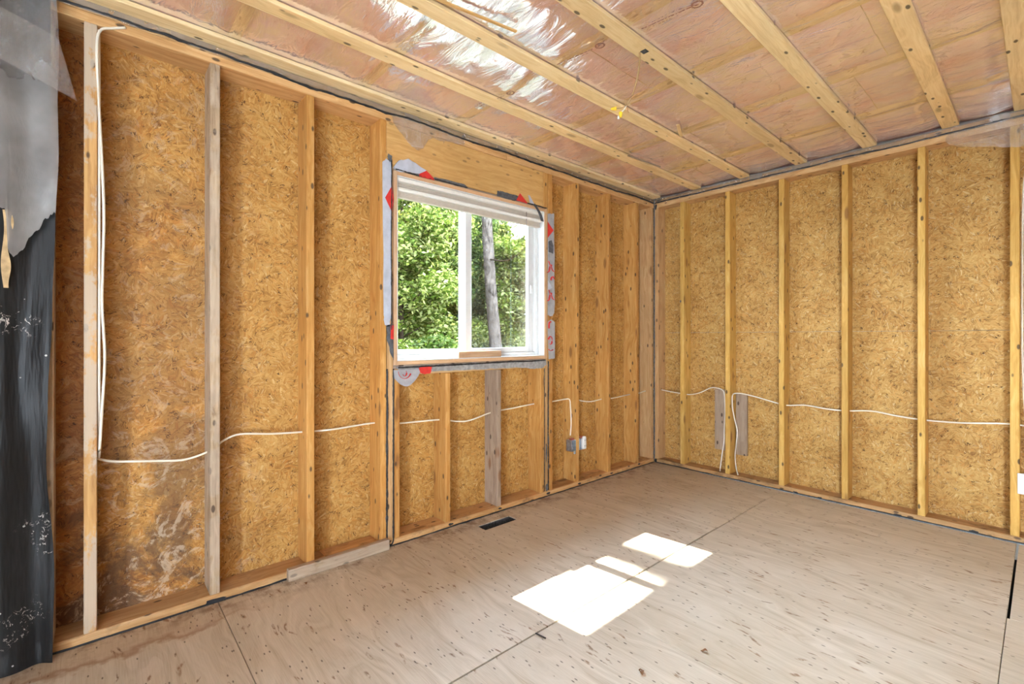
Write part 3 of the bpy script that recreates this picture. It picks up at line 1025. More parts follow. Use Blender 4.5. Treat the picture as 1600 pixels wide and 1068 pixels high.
board('frame_stile', (xf0, a1 - fr, b0), (xf1, a1, b1), 'vinyl', wi, 'z', 0.002)
board('frame_rail', (xf0, a0 + 0.012, b0), (xf1, a1 - fr, b0 + 0.022), 'vinyl', wi, 'y', 0.002)
board('frame_rail', (xf0, a0 + 0.012, b1 - fr), (xf1, a1 - fr, b1), 'vinyl', wi, 'y', 0.002)
# fixed pane (outer track) and sliding sash (inner track)
ym = -2.105
fz0, fz1 = b0 + 0.022, b1 - fr
fx = -0.128
fixed = empty('fixed_sash')
fixed.parent = wi
board('sash_stile', (fx - 0.012, a0 + 0.012, fz0), (fx + 0.012, a0 + 0.026, fz1), 'vinyl', fixed, 'z', 0.002)
board('sash_stile', (fx - 0.012, ym - 0.036, fz0), (fx + 0.012, ym - 0.004, fz1), 'vinyl', fixed, 'z', 0.002)
board('sash_rail', (fx - 0.012, a0 + 0.026, fz0), (fx + 0.012, ym - 0.036, fz0 + 0.034), 'vinyl', fixed, 'y', 0.002)
board('sash_rail', (fx - 0.012, a0 + 0.026, fz1 - 0.034), (fx + 0.012, ym - 0.036, fz1), 'vinyl', fixed, 'y', 0.002)
board('pane', (fx - 0.002, a0 + 0.024, fz0 + 0.032), (fx + 0.002, ym - 0.034, fz1 - 0.032), 'glass', fixed, 'z', 0.0004)
slide = empty('sliding_sash')
slide.parent = wi
sx = -0.094
e0, e1 = ym - 0.024, a1 - fr - 0.001
board('sash_stile', (sx - 0.013, e0, fz0), (sx + 0.013, e0 + 0.052, fz1), 'vinyl', slide, 'z', 0.003)
board('sash_stile', (sx - 0.013, e1 - 0.050, fz0), (sx + 0.013, e1, fz1), 'vinyl', slide, 'z', 0.003)
board('sash_rail', (sx - 0.013, e0 + 0.052, fz0), (sx + 0.013, e1 - 0.050, fz0 + 0.036), 'vinyl', slide, 'y', 0.003)
board('sash_rail', (sx - 0.013, e0 + 0.052, fz1 - 0.036), (sx + 0.013, e1 - 0.050, fz1), 'vinyl', slide, 'y', 0.003)
board('pane', (sx - 0.002, e0 + 0.050, fz0 + 0.034), (sx + 0.002, e1 - 0.048, fz1 - 0.034), 'glass', slide, 'z', 0.0004)
board('insect_screen', (-0.1475, ym, fz0), (-0.1470, a1 - fr, fz1), 'screen', wi, 'z', 0.0001)
board('screen_bar', (-0.1495, ym - 0.004, fz0), (-0.143, ym + 0.008, fz1), 'vinyl', wi, 'z', 0.001)
board('sash_latch', (sx + 0.013, e1 - 0.036, 1.50), (sx + 0.028, e1 - 0.014, 1.56), 'vinyl', slide, 'z', 0.004)

# raised blind at the head of the window
bl = empty('window_blind', (-0.03, -2.07, 2.05), 'cream slatted blind drawn up tight under the window head', 'blind')
by0, by1 = a0 + 0.004, a1 - 0.006
board('headrail', (-0.052, by0, 2.072), (-0.006, by1, b1 - 0.0005), 'blind', bl, 'y', 0.003)
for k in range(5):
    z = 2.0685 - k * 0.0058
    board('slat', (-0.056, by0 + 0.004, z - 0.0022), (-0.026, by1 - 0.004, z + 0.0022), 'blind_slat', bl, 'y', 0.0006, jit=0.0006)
board('middle_rail', (-0.056, by0 + 0.002, 2.022), (-0.008, by1 - 0.002, 2.0405), 'blind', bl, 'y', 0.004)
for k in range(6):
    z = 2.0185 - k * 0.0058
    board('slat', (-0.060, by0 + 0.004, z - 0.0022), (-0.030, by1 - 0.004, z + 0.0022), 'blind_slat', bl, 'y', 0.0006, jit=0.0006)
tube('tilt_wand', [(-0.012, -1.643, b1 - 0.015), (-0.010, -1.643, 1.6), (-0.011, -1.644, 1.115)], 0.0030, 'acrylic', bl, smooth_n=4)

# things on the sill
zt = WZ0 + t_ + lt
board('wood_block', (-0.040, -2.235, zt), (-0.002, -1.885, zt + 0.040), 'jambwood', None, 'y', 0.002)
tag(bpy.data.objects['wood_block'], 'short brown wooden block lying on the white window sill', 'wood block')
o = board('plastic_wedge', (-0.040, -2.318, zt), (-0.002, -2.240, zt + 0.038), 'acrylic', None, 'y', 0.006)
tag(o, 'small clear plastic piece on the sill beside the wooden block', 'plastic piece')

# ------------------------------------------------------------------ house wrap and flashing tape round the window
def wrap_piece(name, poly, mat, label, cat='house wrap', at=0.006, thick=0.002, group='wrap and tape remnants round the window'):
    o = slab_poly(name, poly, thick, mat, None, 'x', at)
    return tag(o, label, cat, group)


def wob(pts, amp=0.004, n=5):
    out = []
    for i in range(len(pts)):
        a, b = pts[i], pts[(i + 1) % len(pts)]
        for k in range(n):
            t = k / n
            out.append((a[0] + (b[0] - a[0]) * t + random.uniform(-amp, amp) * (k > 0), a[1] + (b[1] - a[1]) * t + random.uniform(-amp, amp) * (k > 0)))
    return out


w1 = wrap_piece('house_wrap_strip', wob([(-2.757, 2.15), (-2.750, 1.30), (-2.742, 1.245), (-2.715, 1.235), (-2.706, 1.30), (-2.700, 2.16), (-2.735, 2.175)], 0.003),
                'wrap_white', 'long pale grey wrap strip up the stud beside the window', 0.003)
slab_poly('red_diamond', [(-2.742, 1.955), (-2.700, 2.03), (-2.690, 1.955), (-2.700, 1.88)], 0.001, 'red', w1, 'x', 0.0088)
bead(w1, (0.009, -2.703, 1.22), (0.009, -2.703, 2.17), 0.0035, 0.003, 'sealant', 90)
wrap_piece('flashing_tape', wob([(-2.732, 1.245), (-2.690, 1.25), (-2.690, 1.05), (-2.700, 1.07), (-2.730, 1.16)], 0.003), 'wrap_dark',
           'dark tape scrap with red patch at the lower window side', 'tape')
o = slab_poly('red_patch', [(-2.707, 1.245), (-2.690, 1.245), (-2.690, 1.165), (-2.709, 1.17)], 0.001, 'red', bpy.data.objects['flashing_tape'], 'x', 0.0085)
o = wrap_piece('sealant_blob', wob([(-2.722, 2.205), (-2.700, 2.20), (-2.698, 2.165), (-2.715, 2.155), (-2.725, 2.18)], 0.003), 'sealant_grey',
               'dark sealant blob above the upper window corner', 'sealant')
o = wrap_piece('wrap_flap', wob([(-2.690, 2.135), (-2.66, 2.180), (-2.60, 2.205), (-2.48, 2.165), (-2.50, 2.14), (-2.56, 2.128), (-2.66, 2.120)], 0.003), 'wrap_white',
                'crumpled bluish white wrap flap over the upper window corner', at=0.005, thick=0.010)
slab_poly('red_mark', [(-2.53, 2.133), (-2.482, 2.163), (-2.44, 2.135), (-2.425, 2.118), (-2.53, 2.118)], 0.0015, 'red', o, 'x', 0.0160)
bead(o, (0.014, -2.68, 2.128), (0.014, -2.45, 2.126), 0.004, 0.006, 'sealant', 40)
o = wrap_piece('head_tape', wob([(-2.43, 2.128), (-2.42, 2.142), (-2.20, 2.146), (-2.17, 2.128)], 0.002, 8), 'sealant_grey',
               'thin grey sealant strip along the middle of window head', 'tape')
bead(o, (0.010, -2.42, 2.128), (0.010, -2.18, 2.128), 0.0045, 0.004, 'sealant', 40)
o = wrap_piece('head_tape', wob([(-1.93, 2.125), (-1.93, 2.160), (-1.88, 2.165), (-1.72, 2.160), (-1.66, 2.127)], 0.004, 8), 'wrap_dark',
               'dark torn tape with red corner at the far window head', 'tape')
slab_poly('red_mark', [(-1.76, 2.128), (-1.725, 2.185), (-1.66, 2.135), (-1.65, 2.125)], 0.001, 'red', o, 'x', 0.0085)
bead(o, (0.010, -1.65, 2.128), (0.010, -1.46, 2.128), 0.004, 0.005, 'sealant', 30)
# dangling strip over the blind
tp = empty('tape_strip', (0.01, -1.60, 2.10), 'charcoal tape strip with pale tip dangling over blind end', 'tape', 'wrap and tape remnants round the window')
grid_sheet('dark_tail', 2, 8, lambda u, v: (0.016 + 0.012 * math.sin(v * 3), -1.612 + 0.030 * u + 0.085 * v, 2.135 - 0.115 * v), 'wrap_dark', tp, loc=(0.01, -1.60, 2.10))
grid_sheet('pale_tip', 2, 4, lambda u, v: (0.014 + 0.006 * v, -1.652 + 0.045 * u * (0.4 + 0.6 * v) + 0.012 * v, 2.185 - 0.055 * v), 'wrap_white', tp, loc=(0.01, -1.60, 2.10))
# far side of the window: lettered wrap
w2 = wrap_piece('lettered_wrap', wob([(-1.445, 2.09), (-1.375, 2.10), (-1.372, 1.55), (-1.374, 1.36), (-1.40, 1.335), (-1.445, 1.34)], 0.004), 'wrap',
                'grey wrap strip with red print beside the far window jamb', at=0.005)
slab_poly('red_diamond', [(-1.447, 2.03), (-1.385, 1.975), (-1.447, 1.91)], 0.001, 'red', w2, 'x', 0.0082)
slab_poly('black_patch', wob([(-1.440, 1.885), (-1.405, 1.90), (-1.385, 1.86), (-1.388, 1.80), (-1.438, 1.81)], 0.002), 0.001, 'wrap_dark', w2, 'x', 0.0082)


def red_arc(parent, cy, cz, ry, rz, a0_, a1_, w=0.009, x=0.009):
    pts = [Vector((x, cy + ry * math.cos(R(a)), cz + rz * math.sin(R(a)))) for a in np.linspace(a0_, a1_, 10)]
    o_ = pts[0].copy()
    v, f = tube_geo([p - o_ for p in pts], w, 6, 0.25)
    return link('red_letter', mesh_from('red_letter', v, f, True), M['red'], parent, tuple(o_))


for z in (1.70, 1.49):
    red_arc(w2, -1.455, z, 0.030, 0.045, -80, 60)
    red_arc(w2, -1.380, z + 0.01, 0.028, 0.042, 170, 290)
red_arc(w2, -1.395, 1.60, 0.016, 0.030, 20, 180)
w3 = wrap_piece('lettered_wrap', wob([(-1.445, 1.29), (-1.41, 1.31), (-1.368, 1.29), (-1.368, 1.02), (-1.435, 1.015)], 0.003), 'wrap',
                'lower grey wrap patch with red lettering at the window corner', at=0.005)
red_arc(w3, -1.420, 1.25, 0.014, 0.045, 60, 190)
red_arc(w3, -1.420, 1.155, 0.020, 0.030, -120, 170)
red_arc(w3, -1.415, 1.09, 0.022, 0.012, 180, 340)
wrap_piece('wrap_scrap', [(-1.447, 1.60), (-1.400, 1.545), (-1.447, 1.52)], 'wrap_white', 'small pale triangular wrap scrap against the far jamb', at=0.009)
# under the window
sl = wrap_piece('sill_tape', wob([(-2.675, 1.012), (-1.46, 1.012), (-1.455, 0.975), (-1.50, 0.950), (-1.60, 0.952), (-1.75, 0.968), (-2.10, 0.968), (-2.40, 0.972), (-2.64, 0.975)], 0.003, 9), 'sealant_grey',
                'grey flashing tape strip running under the window sill', 'tape', at=0.002)
bpy.data.objects['sill_tape'].data.materials[0] = plain('grey_sill_tape', (0.30, 0.295, 0.29), 0.5, var=0.3, vs=40)
bead(sl, (0.006, -2.66, 1.006), (0.006, -1.47, 1.008), 0.0055, 0.005, 'sealant', 120)
cu = empty('wrap_curl', (0.01, -2.62, 0.96), 'grey wrap curl with red lettering hanging below the window corner', 'house wrap', 'wrap and tape remnants round the window')
grid_sheet('curl', 14, 8, lambda u, v: (0.008 + 0.020 * math.sin(u * 3.1) * v + 0.008 * v, -2.690 + 0.165 * u, 0.992 - (0.085 + 0.010 * math.sin(u * 5)) * v * (math.sin(0.35 + 2.7 * u) ** 0.6)), 'wrap', cu, loc=(0.01, -2.62, 0.96))
red_arc(cu, -2.635, 0.985, 0.040, 0.042, 180, 340, 0.005, 0.036)
red_arc(cu, -2.635, 0.975, 0.012, 0.018, 200, 400, 0.005, 0.036)
wrap_piece('red_scrap', wob([(-2.53, 1.000), (-2.44, 1.000), (-2.45, 0.965), (-2.49, 0.957), (-2.525, 0.972)], 0.003), 'red', 'bright red wrap scrap under the window sill', at=0.010)

# ------------------------------------------------------------------ torn clear film left on the plates
def torn(name, poly, plane, at, label):
    o = slab_poly(name, poly, 0.0008, 'film_torn', None, plane, at)
    return tag(o, label, 'plastic film')


torn('torn_film', wob([(-2.70, 2.435), (-2.69, 2.385), (-2.61, 2.315), (-2.57, 2.283), (-2.53, 2.272), (-2.50, 2.29), (-2.46, 2.355), (-2.43, 2.375), (-2.38, 2.370), (-2.36, 2.375), (-2.355, 2.355), (-2.345, 2.38), (-2.2, 2.395), (-2.2, 2.435)], 0.003, 3),
     'x', 0.006, 'torn clear film flap hanging over the window header')
torn('torn_film', wob([(2.045, 2.435), (2.035, 2.385), (2.10, 2.335), (2.22, 2.300), (2.34, 2.262), (2.55, 2.25), (2.6, 2.435)], 0.004, 4), 'y', -0.008,
     'torn clear film flap hanging at the far right stud top')

# ------------------------------------------------------------------ black sheet and grey poly (far left)
def sheet_x(y, z):
    d = (y + 4.30)
    x = 0.040 + 0.020 * math.sin(y * 46 + 1.8 * noise.noise(Vector((y * 3, z * 1.5, 0)))) * (0.4 + 0.6 * noise.noise(Vector((y * 6, z * 1.2, 3))) ** 2 * 4)
    x += 0.022 * noise.noise(Vector((y * 5, z * 2.2, 7)))
    return max(0.012, x)


def black_fn(u, v):
    z = 0.004 + 2.45 * v
    edge = -4.066 + 0.005 * math.sin(z * 5) + 0.006 * noise.noise(Vector((z * 4, 1, 1))) - (0.014 * math.exp(-((z - 0.75) / 0.30) ** 2))
    y = -5.05 + (edge + 5.05) * u
    x = sheet_x(y, z)
    if v < 0.02:
        x += 0.01
    return (x, y, z)


bs = grid_sheet('black_plastic_sheet', 110, 90, black_fn, 'black_poly', None, loc=(0.03, -4.5, 0.0))
tag(bs, 'wrinkled black plastic sheet hanging to the floor over the left wall', 'plastic sheet')


def grey_fn(u, v):
    y0 = -5.05
    top = 2.46
    def edge(z):
        return -4.052 + 0.012 * noise.noise(Vector((z * 3, 9, 1))) - 0.014 * max(0, (2.0 - z))
    y = y0 + (-4.052 - y0) * u
    tear = 1.615 + 0.02 * noise.noise(Vector((y * 9, 2, 2)))
    if y > -4.20:
        q = (y + 4.20) / 0.135
        tear = float(np.interp(q, [0, 0.18, 0.22, 0.30, 0.42, 0.60, 0.80, 1.0], [1.625, 1.62, 1.50, 1.455, 1.47, 1.53, 1.575, 1.625]))
        tear += 0.016 * noise.noise(Vector((y * 80, 2, 2))) + 0.010 * noise.noise(Vector((y * 190, 2, 5)))
    z = tear + (top - tear) * v
    e = edge(z)
    y = y0 + (e - y0) * u
    x = sheet_x(y, z) + 0.022 + 0.012 * noise.noise(Vector((y * 7, z * 5, 11)))
    return (x, y, z)


gs = grid_sheet('grey_poly_sheet', 220, 60, grey_fn, 'film_grey', None, loc=(0.06, -4.5, 1.6))
tag(gs, 'torn dusty grey plastic film hanging over the black sheet', 'plastic sheet')
fs = grid_sheet('torn_strip', 3, 26, lambda u, v: (sheet_x(-4.17, 1.3) + 0.016 + 0.004 * math.sin(v * 9), -4.190 + (0.018 + 0.006 * math.sin(v * 11)) * u + 0.004 * math.sin(v * 7), 1.62 - 0.27 * v), 'tornpaper', None, loc=(0.08, -4.18, 1.35))
tag(fs, 'narrow tan torn strip on the black sheet below grey film', 'torn strip')
fl = grid_sheet('film_corner', 8, 8, lambda u, v: (0.085 + 0.02 * v + 0.008 * math.sin(u * 4), -4.30 + (0.25 + 0.05 * v) * u, 2.33 - 0.17 * v - 0.07 * u - 0.05 * u * v), 'film_torn', None, loc=(0.09, -4.2, 2.2))
tag(fl, 'pointed clear film corner sticking out over the grey film', 'plastic film')

# ------------------------------------------------------------------ cables
c1 = tube('electrical_cable', [(0.004, -3.86, 2.415), (0.006, -3.90, 2.395), (0.008, -3.935, 2.37), (0.006, -3.945, 2.30), (-0.004, -3.940, 2.10), (0.000, -3.925, 1.7), (0.0, -3.928, 1.45),
                                (0.003, -3.930, 1.30), (0.0, -3.922, 1.10), (-0.002, -3.930, 0.90), (-0.010, -3.937, 0.75), (-0.04, -3.94, 0.70)], 0.0048, 'cable')
tag(c1, 'white electrical cable running down the patchy grey stud', 'cable')
c1b = tube('electrical_cable', [(-0.012, -3.94, 2.38), (-0.010, -3.9385, 2.0), (-0.011, -3.9385, 1.5), (-0.010, -3.9385, 1.0), (-0.03, -3.939, 0.715)], 0.0048, 'cable')
tag(c1b, 'straight white cable tight against the patchy grey stud', 'cable')
run = [(-0.07, -3.963, 0.705), (-0.072, -3.90, 0.675), (-0.075, -3.764, 0.652), (-0.07, -3.65, 0.640), (-0.07, -3.55, 0.668), (-0.07, -3.51, 0.700), (-0.07, -3.44, 0.722), (-0.07, -3.30, 0.705),
       (-0.07, -3.140, 0.694), (-0.07, -3.0, 0.688), (-0.07, -2.76, 0.694), (-0.07, -2.62, 0.674), (-0.07, -2.48, 0.668), (-0.07, -2.32, 0.660), (-0.07, -2.20, 0.635), (-0.07, -2.096, 0.631),
       (-0.07, -1.91, 0.664), (-0.07, -1.70, 0.674), (-0.07, -1.50, 0.684), (-0.07, -1.32, 0.683), (-0.07, -1.17, 0.688), (-0.06, -1.128, 0.68), (-0.05, -1.128, 0.62), (-0.045, -1.126, 0.50), (-0.05, -1.130, 0.40)]
c2 = tube('electrical_cable', run, 0.0048, 'cable', smooth_n=6)
tag(c2, 'white cable threaded through the studs below the window', 'cable')
run = [(-0.06, -1.072, 0.42), (-0.055, -1.070, 0.52), (-0.06, -1.066, 0.64), (-0.07, -1.04, 0.672), (-0.07, -0.96, 0.655), (-0.07, -0.85, 0.640), (-0.07, -0.69, 0.648), (-0.07, -0.55, 0.643), (-0.07, -0.40, 0.650),
       (-0.07, -0.27, 0.655), (-0.07, -0.15, 0.655), (-0.07, -0.06, 0.665), (-0.03, 0.02, 0.682), (0.03, 0.05, 0.682), (0.14, 0.05, 0.672), (0.26, 0.05, 0.664), (0.34, 0.05, 0.664), (0.43, 0.05, 0.690),
       (0.52, 0.045, 0.737), (0.58, 0.04, 0.742), (0.635, 0.03, 0.728), (0.650, 0.03, 0.68), (0.655, 0.03, 0.55), (0.648, 0.03, 0.42), (0.645, 0.03, 0.30), (0.628, 0.03, 0.18), (0.615, 0.03, 0.08), (0.612, 0.03, 0.039)]
c3 = tube('electrical_cable', run, 0.0048, 'cable', smooth_n=6)
tag(c3, 'white cable rounding the corner and dropping behind a right-wall stud', 'cable')
run = [(0.762, 0.03, 0.039), (0.745, 0.03, 0.10), (0.738, 0.03, 0.20), (0.748, 0.03, 0.30), (0.757, 0.025, 0.40), (0.738, 0.02, 0.50), (0.722, 0.02, 0.58), (0.718, 0.02, 0.66), (0.722, 0.025, 0.70), (0.745, 0.03, 0.712),
       (0.80, 0.04, 0.712), (0.90, 0.045, 0.695), (1.07, 0.05, 0.658), (1.13, 0.05, 0.652), (1.25, 0.05, 0.666), (1.38, 0.05, 0.655), (1.50, 0.05, 0.654), (1.65, 0.05, 0.670), (1.78, 0.05, 0.655), (1.92, 0.05, 0.645),
       (2.1, 0.05, 0.650), (2.32, 0.05, 0.672), (2.5, 0.05, 0.65), (2.74, 0.05, 0.66), (3.15, 0.05, 0.66)]
c4 = tube('electrical_cable', run, 0.0048, 'cable', smooth_n=6)
tag(c4, 'white cable rising past the grey board and along the right wall', 'cable')
c5 = tube('electrical_cable', [(2.395, 0.03, 2.35), (2.385, 0.03, 2.20), (2.362, 0.03, 2.05), (2.356, 0.03, 1.6), (2.36, 0.03, 0.9), (2.39, 0.03, 0.42)], 0.0045, 'cable')
tag(c5, 'white cable dropping behind the rightmost stud to the white box', 'cable')

# hanging ceiling cable with wire connectors
hx = Vector((1.223, -2.10, ZC))
hc = empty('ceiling_cable', tuple(hx), 'tan cable dangling from the ceiling strapping with yellow wire connectors', 'cable')
tube('jacket', [hx + Vector((0, 0, 0.01)), hx + Vector((-0.002, 0.004, -0.03)), hx + Vector((-0.008, -0.002, -0.10)), hx + Vector((-0.028, -0.012, -0.18)), hx + Vector((-0.055, -0.022, -0.228))], 0.0042, 'cable_tan', hc)
e_ = hx + Vector((-0.055, -0.022, -0.228))
for dx, dy, dz, m in ((-0.030, -0.035, -0.014, 'cable_tan'), (-0.020, -0.018, -0.030, 'whiteplastic'), (0.008, 0.005, -0.034, 'copper'), (-0.030, -0.02, -0.045, 'whiteplastic')):
    tube('wire', [e_, e_ + Vector((dx, dy, dz)) * 0.5 + Vector((0, 0, -0.004)), e_ + Vector((dx, dy, dz))], 0.0016, m, hc, sides=6, smooth_n=4)
for (dx, dy, dz), (ax, ay, az) in (((-0.030, -0.035, -0.014), (-0.9, -0.6, 0.05)), ((-0.020, -0.018, -0.030), (0.1, -0.1, -1))):
    p = e_ + Vector((dx, dy, dz))
    a_ = Vector((ax, ay, az)).normalized()
    n_ = 10
    pts = [p + a_ * (0.026 * k / n_) for k in range(n_ + 1)]
    prof = [0.0085, 0.0090, 0.0088, 0.0086, 0.0080, 0.0076, 0.0072, 0.0066, 0.0058, 0.0046, 0.0028]
    v, f = tube_geo([q - pts[0] for q in pts], lambda t: prof[min(10, int(round(t * 10)))], 10)
    link('wire_connector', mesh_from('wire_connector', v, f, True), M['yellow'], hc, tuple(pts[0]))
p = e_ + Vector((-0.030, -0.02, -0.045))
v, f = tube_geo([Vector((0, 0, -0.004 * k)) for k in range(4)], 0.0048, 8)
link('white_connector', mesh_from('white_connector', v, f, True), M['whiteplastic'], hc, tuple(p))
V = [(0, 0, 0), (0.028, 0, 0), (0.028, 0.030, 0), (0, 0.030, 0), (0, 0, -0.0015), (0.028, 0, -0.0015), (0.028, 0.030, -0.0015), (0, 0.030, -0.0015)]
F = [(0, 1, 2, 3), (7, 6, 5, 4), (0, 4, 5, 1), (1, 5, 6, 2), (2, 6, 7, 3), (3, 7, 4, 0)]
link('saw_notch', mesh_from('saw_notch', V, F), M['darkduct'], hc, (1.228, -2.105, ZC + 0.0002))

# slips of wood stuck at the strapping
def sliver(name, a, b, w, th, mat, label, cat):
    a, b = Vector(a), Vector(b)
    d = b - a
    me = bevel_box(w, th, d.length, 0.001, M[mat].name)
    if not me.materials:
        me.materials.append(M[mat])
    o = link(name, me, None, None, tuple((a + b) / 2))
    o.rotation_euler = d.to_track_quat('Z', 'Y').to_euler()
    return tag(o, label, cat)


sliver('wood_shim', (0.880, -1.105, ZC + 0.01), (0.965, -1.300, ZC - 0.002), 0.020, 0.008, 'strap', 'short wooden shim poking out beside the ceiling strapping', 'shim')
sliver('strap_splinter', (0.875, -3.10, ZC + 0.004), (0.965, -2.62, ZC - 0.004), 0.014, 0.006, 'header', 'long splinter split off the ceiling strapping near the window', 'splinter')
sliver('strap_splinter', (0.468, -1.10, ZC + 0.004), (0.510, -0.74, ZC - 0.002), 0.012, 0.006, 'stud_grey', 'thin grey splinter beside the strapping near the corner', 'splinter')

# ------------------------------------------------------------------ electrical boxes
def box_shell(parent, lo, hi, mat, open_axis, name='shell'):
    """metal box open towards the room (+x)"""
    w = 0.0025
    parts = [((lo[0], lo[1], lo[2]), (lo[0] + w, hi[1], hi[2])), ((lo[0], lo[1], lo[2]), (hi[0], lo[1] + w, hi[2])), ((lo[0], hi[1] - w, lo[2]), (hi[0], hi[1], hi[2])),
             ((lo[0], lo[1], lo[2]), (hi[0], hi[1], lo[2] + w)), ((lo[0], lo[1], hi[2] - w), (hi[0], hi[1], hi[2]))]
    for a, b in parts:
        board('box_side', a, b, mat, parent, 'z', 0.0008)


eb = empty('junction_box', (-0.04, -1.15, 0.28), 'open galvanised box on the window side of the stud', 'electrical box', 'electrical boxes on the far stud')
box_shell(eb, (-0.055, -1.172, 0.285), (0.002, -1.1215, 0.372), 'steel', 'x')
board('clamp', (-0.035, -1.165, 0.372), (-0.005, -1.13, 0.386), 'rust', eb, 'y', 0.003)
board('ear', (-0.010, -1.140, 0.262), (0.001, -1.1215, 0.285), 'steel', eb, 'z', 0.002)
board('screw_post', (-0.050, -1.150, 0.30), (-0.010, -1.142, 0.312), 'steel', eb, 'x', 0.002)
eb2 = empty('outlet_box', (-0.03, -1.04, 0.28), 'galvanised box holding a white socket on the corner side of the stud', 'electrical box', 'electrical boxes on the far stud')
box_shell(eb2, (-0.055, -1.0795, 0.285), (0.002, -0.995, 0.372), 'steel', 'x')
board('clamp', (-0.035, -1.07, 0.372), (-0.005, -1.03, 0.388), 'rust', eb2, 'y', 0.003)
rc = board('receptacle', (-0.02, -1.040, 0.285), (0.012, -1.004, 0.385), 'whiteplastic', eb2, 'z', 0.006)
for z in (0.312, 0.356):
    for y in (-1.030, -1.017):
        board('slot', (0.0115, y, z - 0.006), (0.0125, y + 0.003, z + 0.006), 'blackstick', rc, 'z', 0.0002)
sb = empty('switch_box', (2.40, -0.01, 0.28), 'white plastic cover beside the rightmost stud near the floor', 'electrical box')
board('cover', (2.338, -0.014, 0.287), (2.425, -0.004, 0.404), 'whiteplastic', sb, 'z', 0.004)
board('backbox', (2.350, -0.004, 0.295), (2.415, 0.05, 0.396), 'whiteplastic', sb, 'z', 0.004)

# ------------------------------------------------------------------ loose boards
o = board('grey_board', (0.532, DR - 0.022, 0.205), (0.640, DR - 0.001, 0.725), 'greywood', None, 'z', 0.002)
tag(o, 'weathered grey board fixed on the corner side of a right-wall stud', 'board')
o = board('grey_board', (0.715, DR - 0.024, 0.190), (0.806, DR - 0.001, 0.700), 'greywood', None, 'z', 0.002)
tag(o, 'weathered grey board with pale edge behind the looping cable', 'board')
o = board('lumber_offcut', (0.002, -3.255, 0.001), (0.036, -2.727, 0.058), 'stud_grey', None, 'y', 0.003)
tag(o, 'stained lumber offcut lying along the bottom plate beside the window', 'lumber')

# ------------------------------------------------------------------ floor vent hole and bits on the floor
ve = empty('floor_vent', (0.138, -2.035, -0.1), 'dusty open duct hole cut in the floor below window', 'floor vent')
hx0, hx1, hy0, hy1 = VENT
for a, b in (((hx0 + .001, hy0 + .001, -0.13), (hx0 + .004, hy1 - .001, -0.004)), ((hx1 - .004, hy0 + .001, -0.13), (hx1 - .001, hy1 - .001, -0.004)), ((hx0 + .004, hy0 + .001, -0.13), (hx1 - .004, hy0 + .004, -0.004)),
             ((hx0 + .004, hy1 - .004, -0.13), (hx1 - .004, hy1 - .001, -0.004))):
    board('duct_side', a, b, 'darkduct', ve, 'y', 0.0005)
grid_sheet('dust_bed', 12, 26, lambda u, v: (hx0 + .004 + (hx1 - hx0 - .008) * u, hy0 + .004 + (hy1 - hy0 - .008) * v, -0.045 + 0.022 * noise.noise(Vector((u * 6, v * 18, 0)))), 'darkduct', ve, loc=(0.138, -2.035, -0.05))

o = sliver('wood_splinter', (1.100, -2.640, 0.004), (1.150, -2.632, 0.004), 0.005, 0.004, 'blackstick', 'small black splinter lying on the floor by the sun patch', 'splinter')


def dead_leaf(x, y, s, rz, label):
    def fn(u, v):
        w = math.sin(v * math.pi) ** 0.7
        a = (u - 0.5) * s * 0.55 * w
        b = (v - 0.5) * s
        z = 0.003 + 0.010 * abs(u - 0.5) * w + 0.004 * math.sin(v * 6)
        return (x + a * math.cos(rz) - b * math.sin(rz), y + a * math.sin(rz) + b * math.cos(rz), z)
    o = grid_sheet('dead_leaf', 4, 8, fn, 'deadleaf', None, loc=(x, y, 0.0))
    return tag(o, label, 'leaf')



dead_leaf(1.500, -2.511, 0.035, 0.8, 'dry brown leaf on the floor nearest the camera')
dead_leaf(1.595, -2.241, 0.026, 2.0, 'small dry leaf on the floor beyond the sun patch')
dead_leaf(0.100, -3.195, 0.030, 1.3, 'rusty dry leaf on the floor in front of the lumber offcut')

# ------------------------------------------------------------------ outside: ground, trees
def gz(x, y):
    return -0.55 + 0.12 * noise.noise(Vector((x * 0.3, y * 0.3, 0))) + 0.018 * max(0, -x - 6)


gr = grid_sheet('ground_outside', 60, 60, lambda u, v: (-45 + 52 * u, -22 + 52 * v, gz(-45 + 52 * u, -22 + 52 * v) if (-45 + 52 * u) < -0.3 else -0.6), 'forest_floor', None, loc=(0, 0, -0.55))
tag(gr, kind='structure')


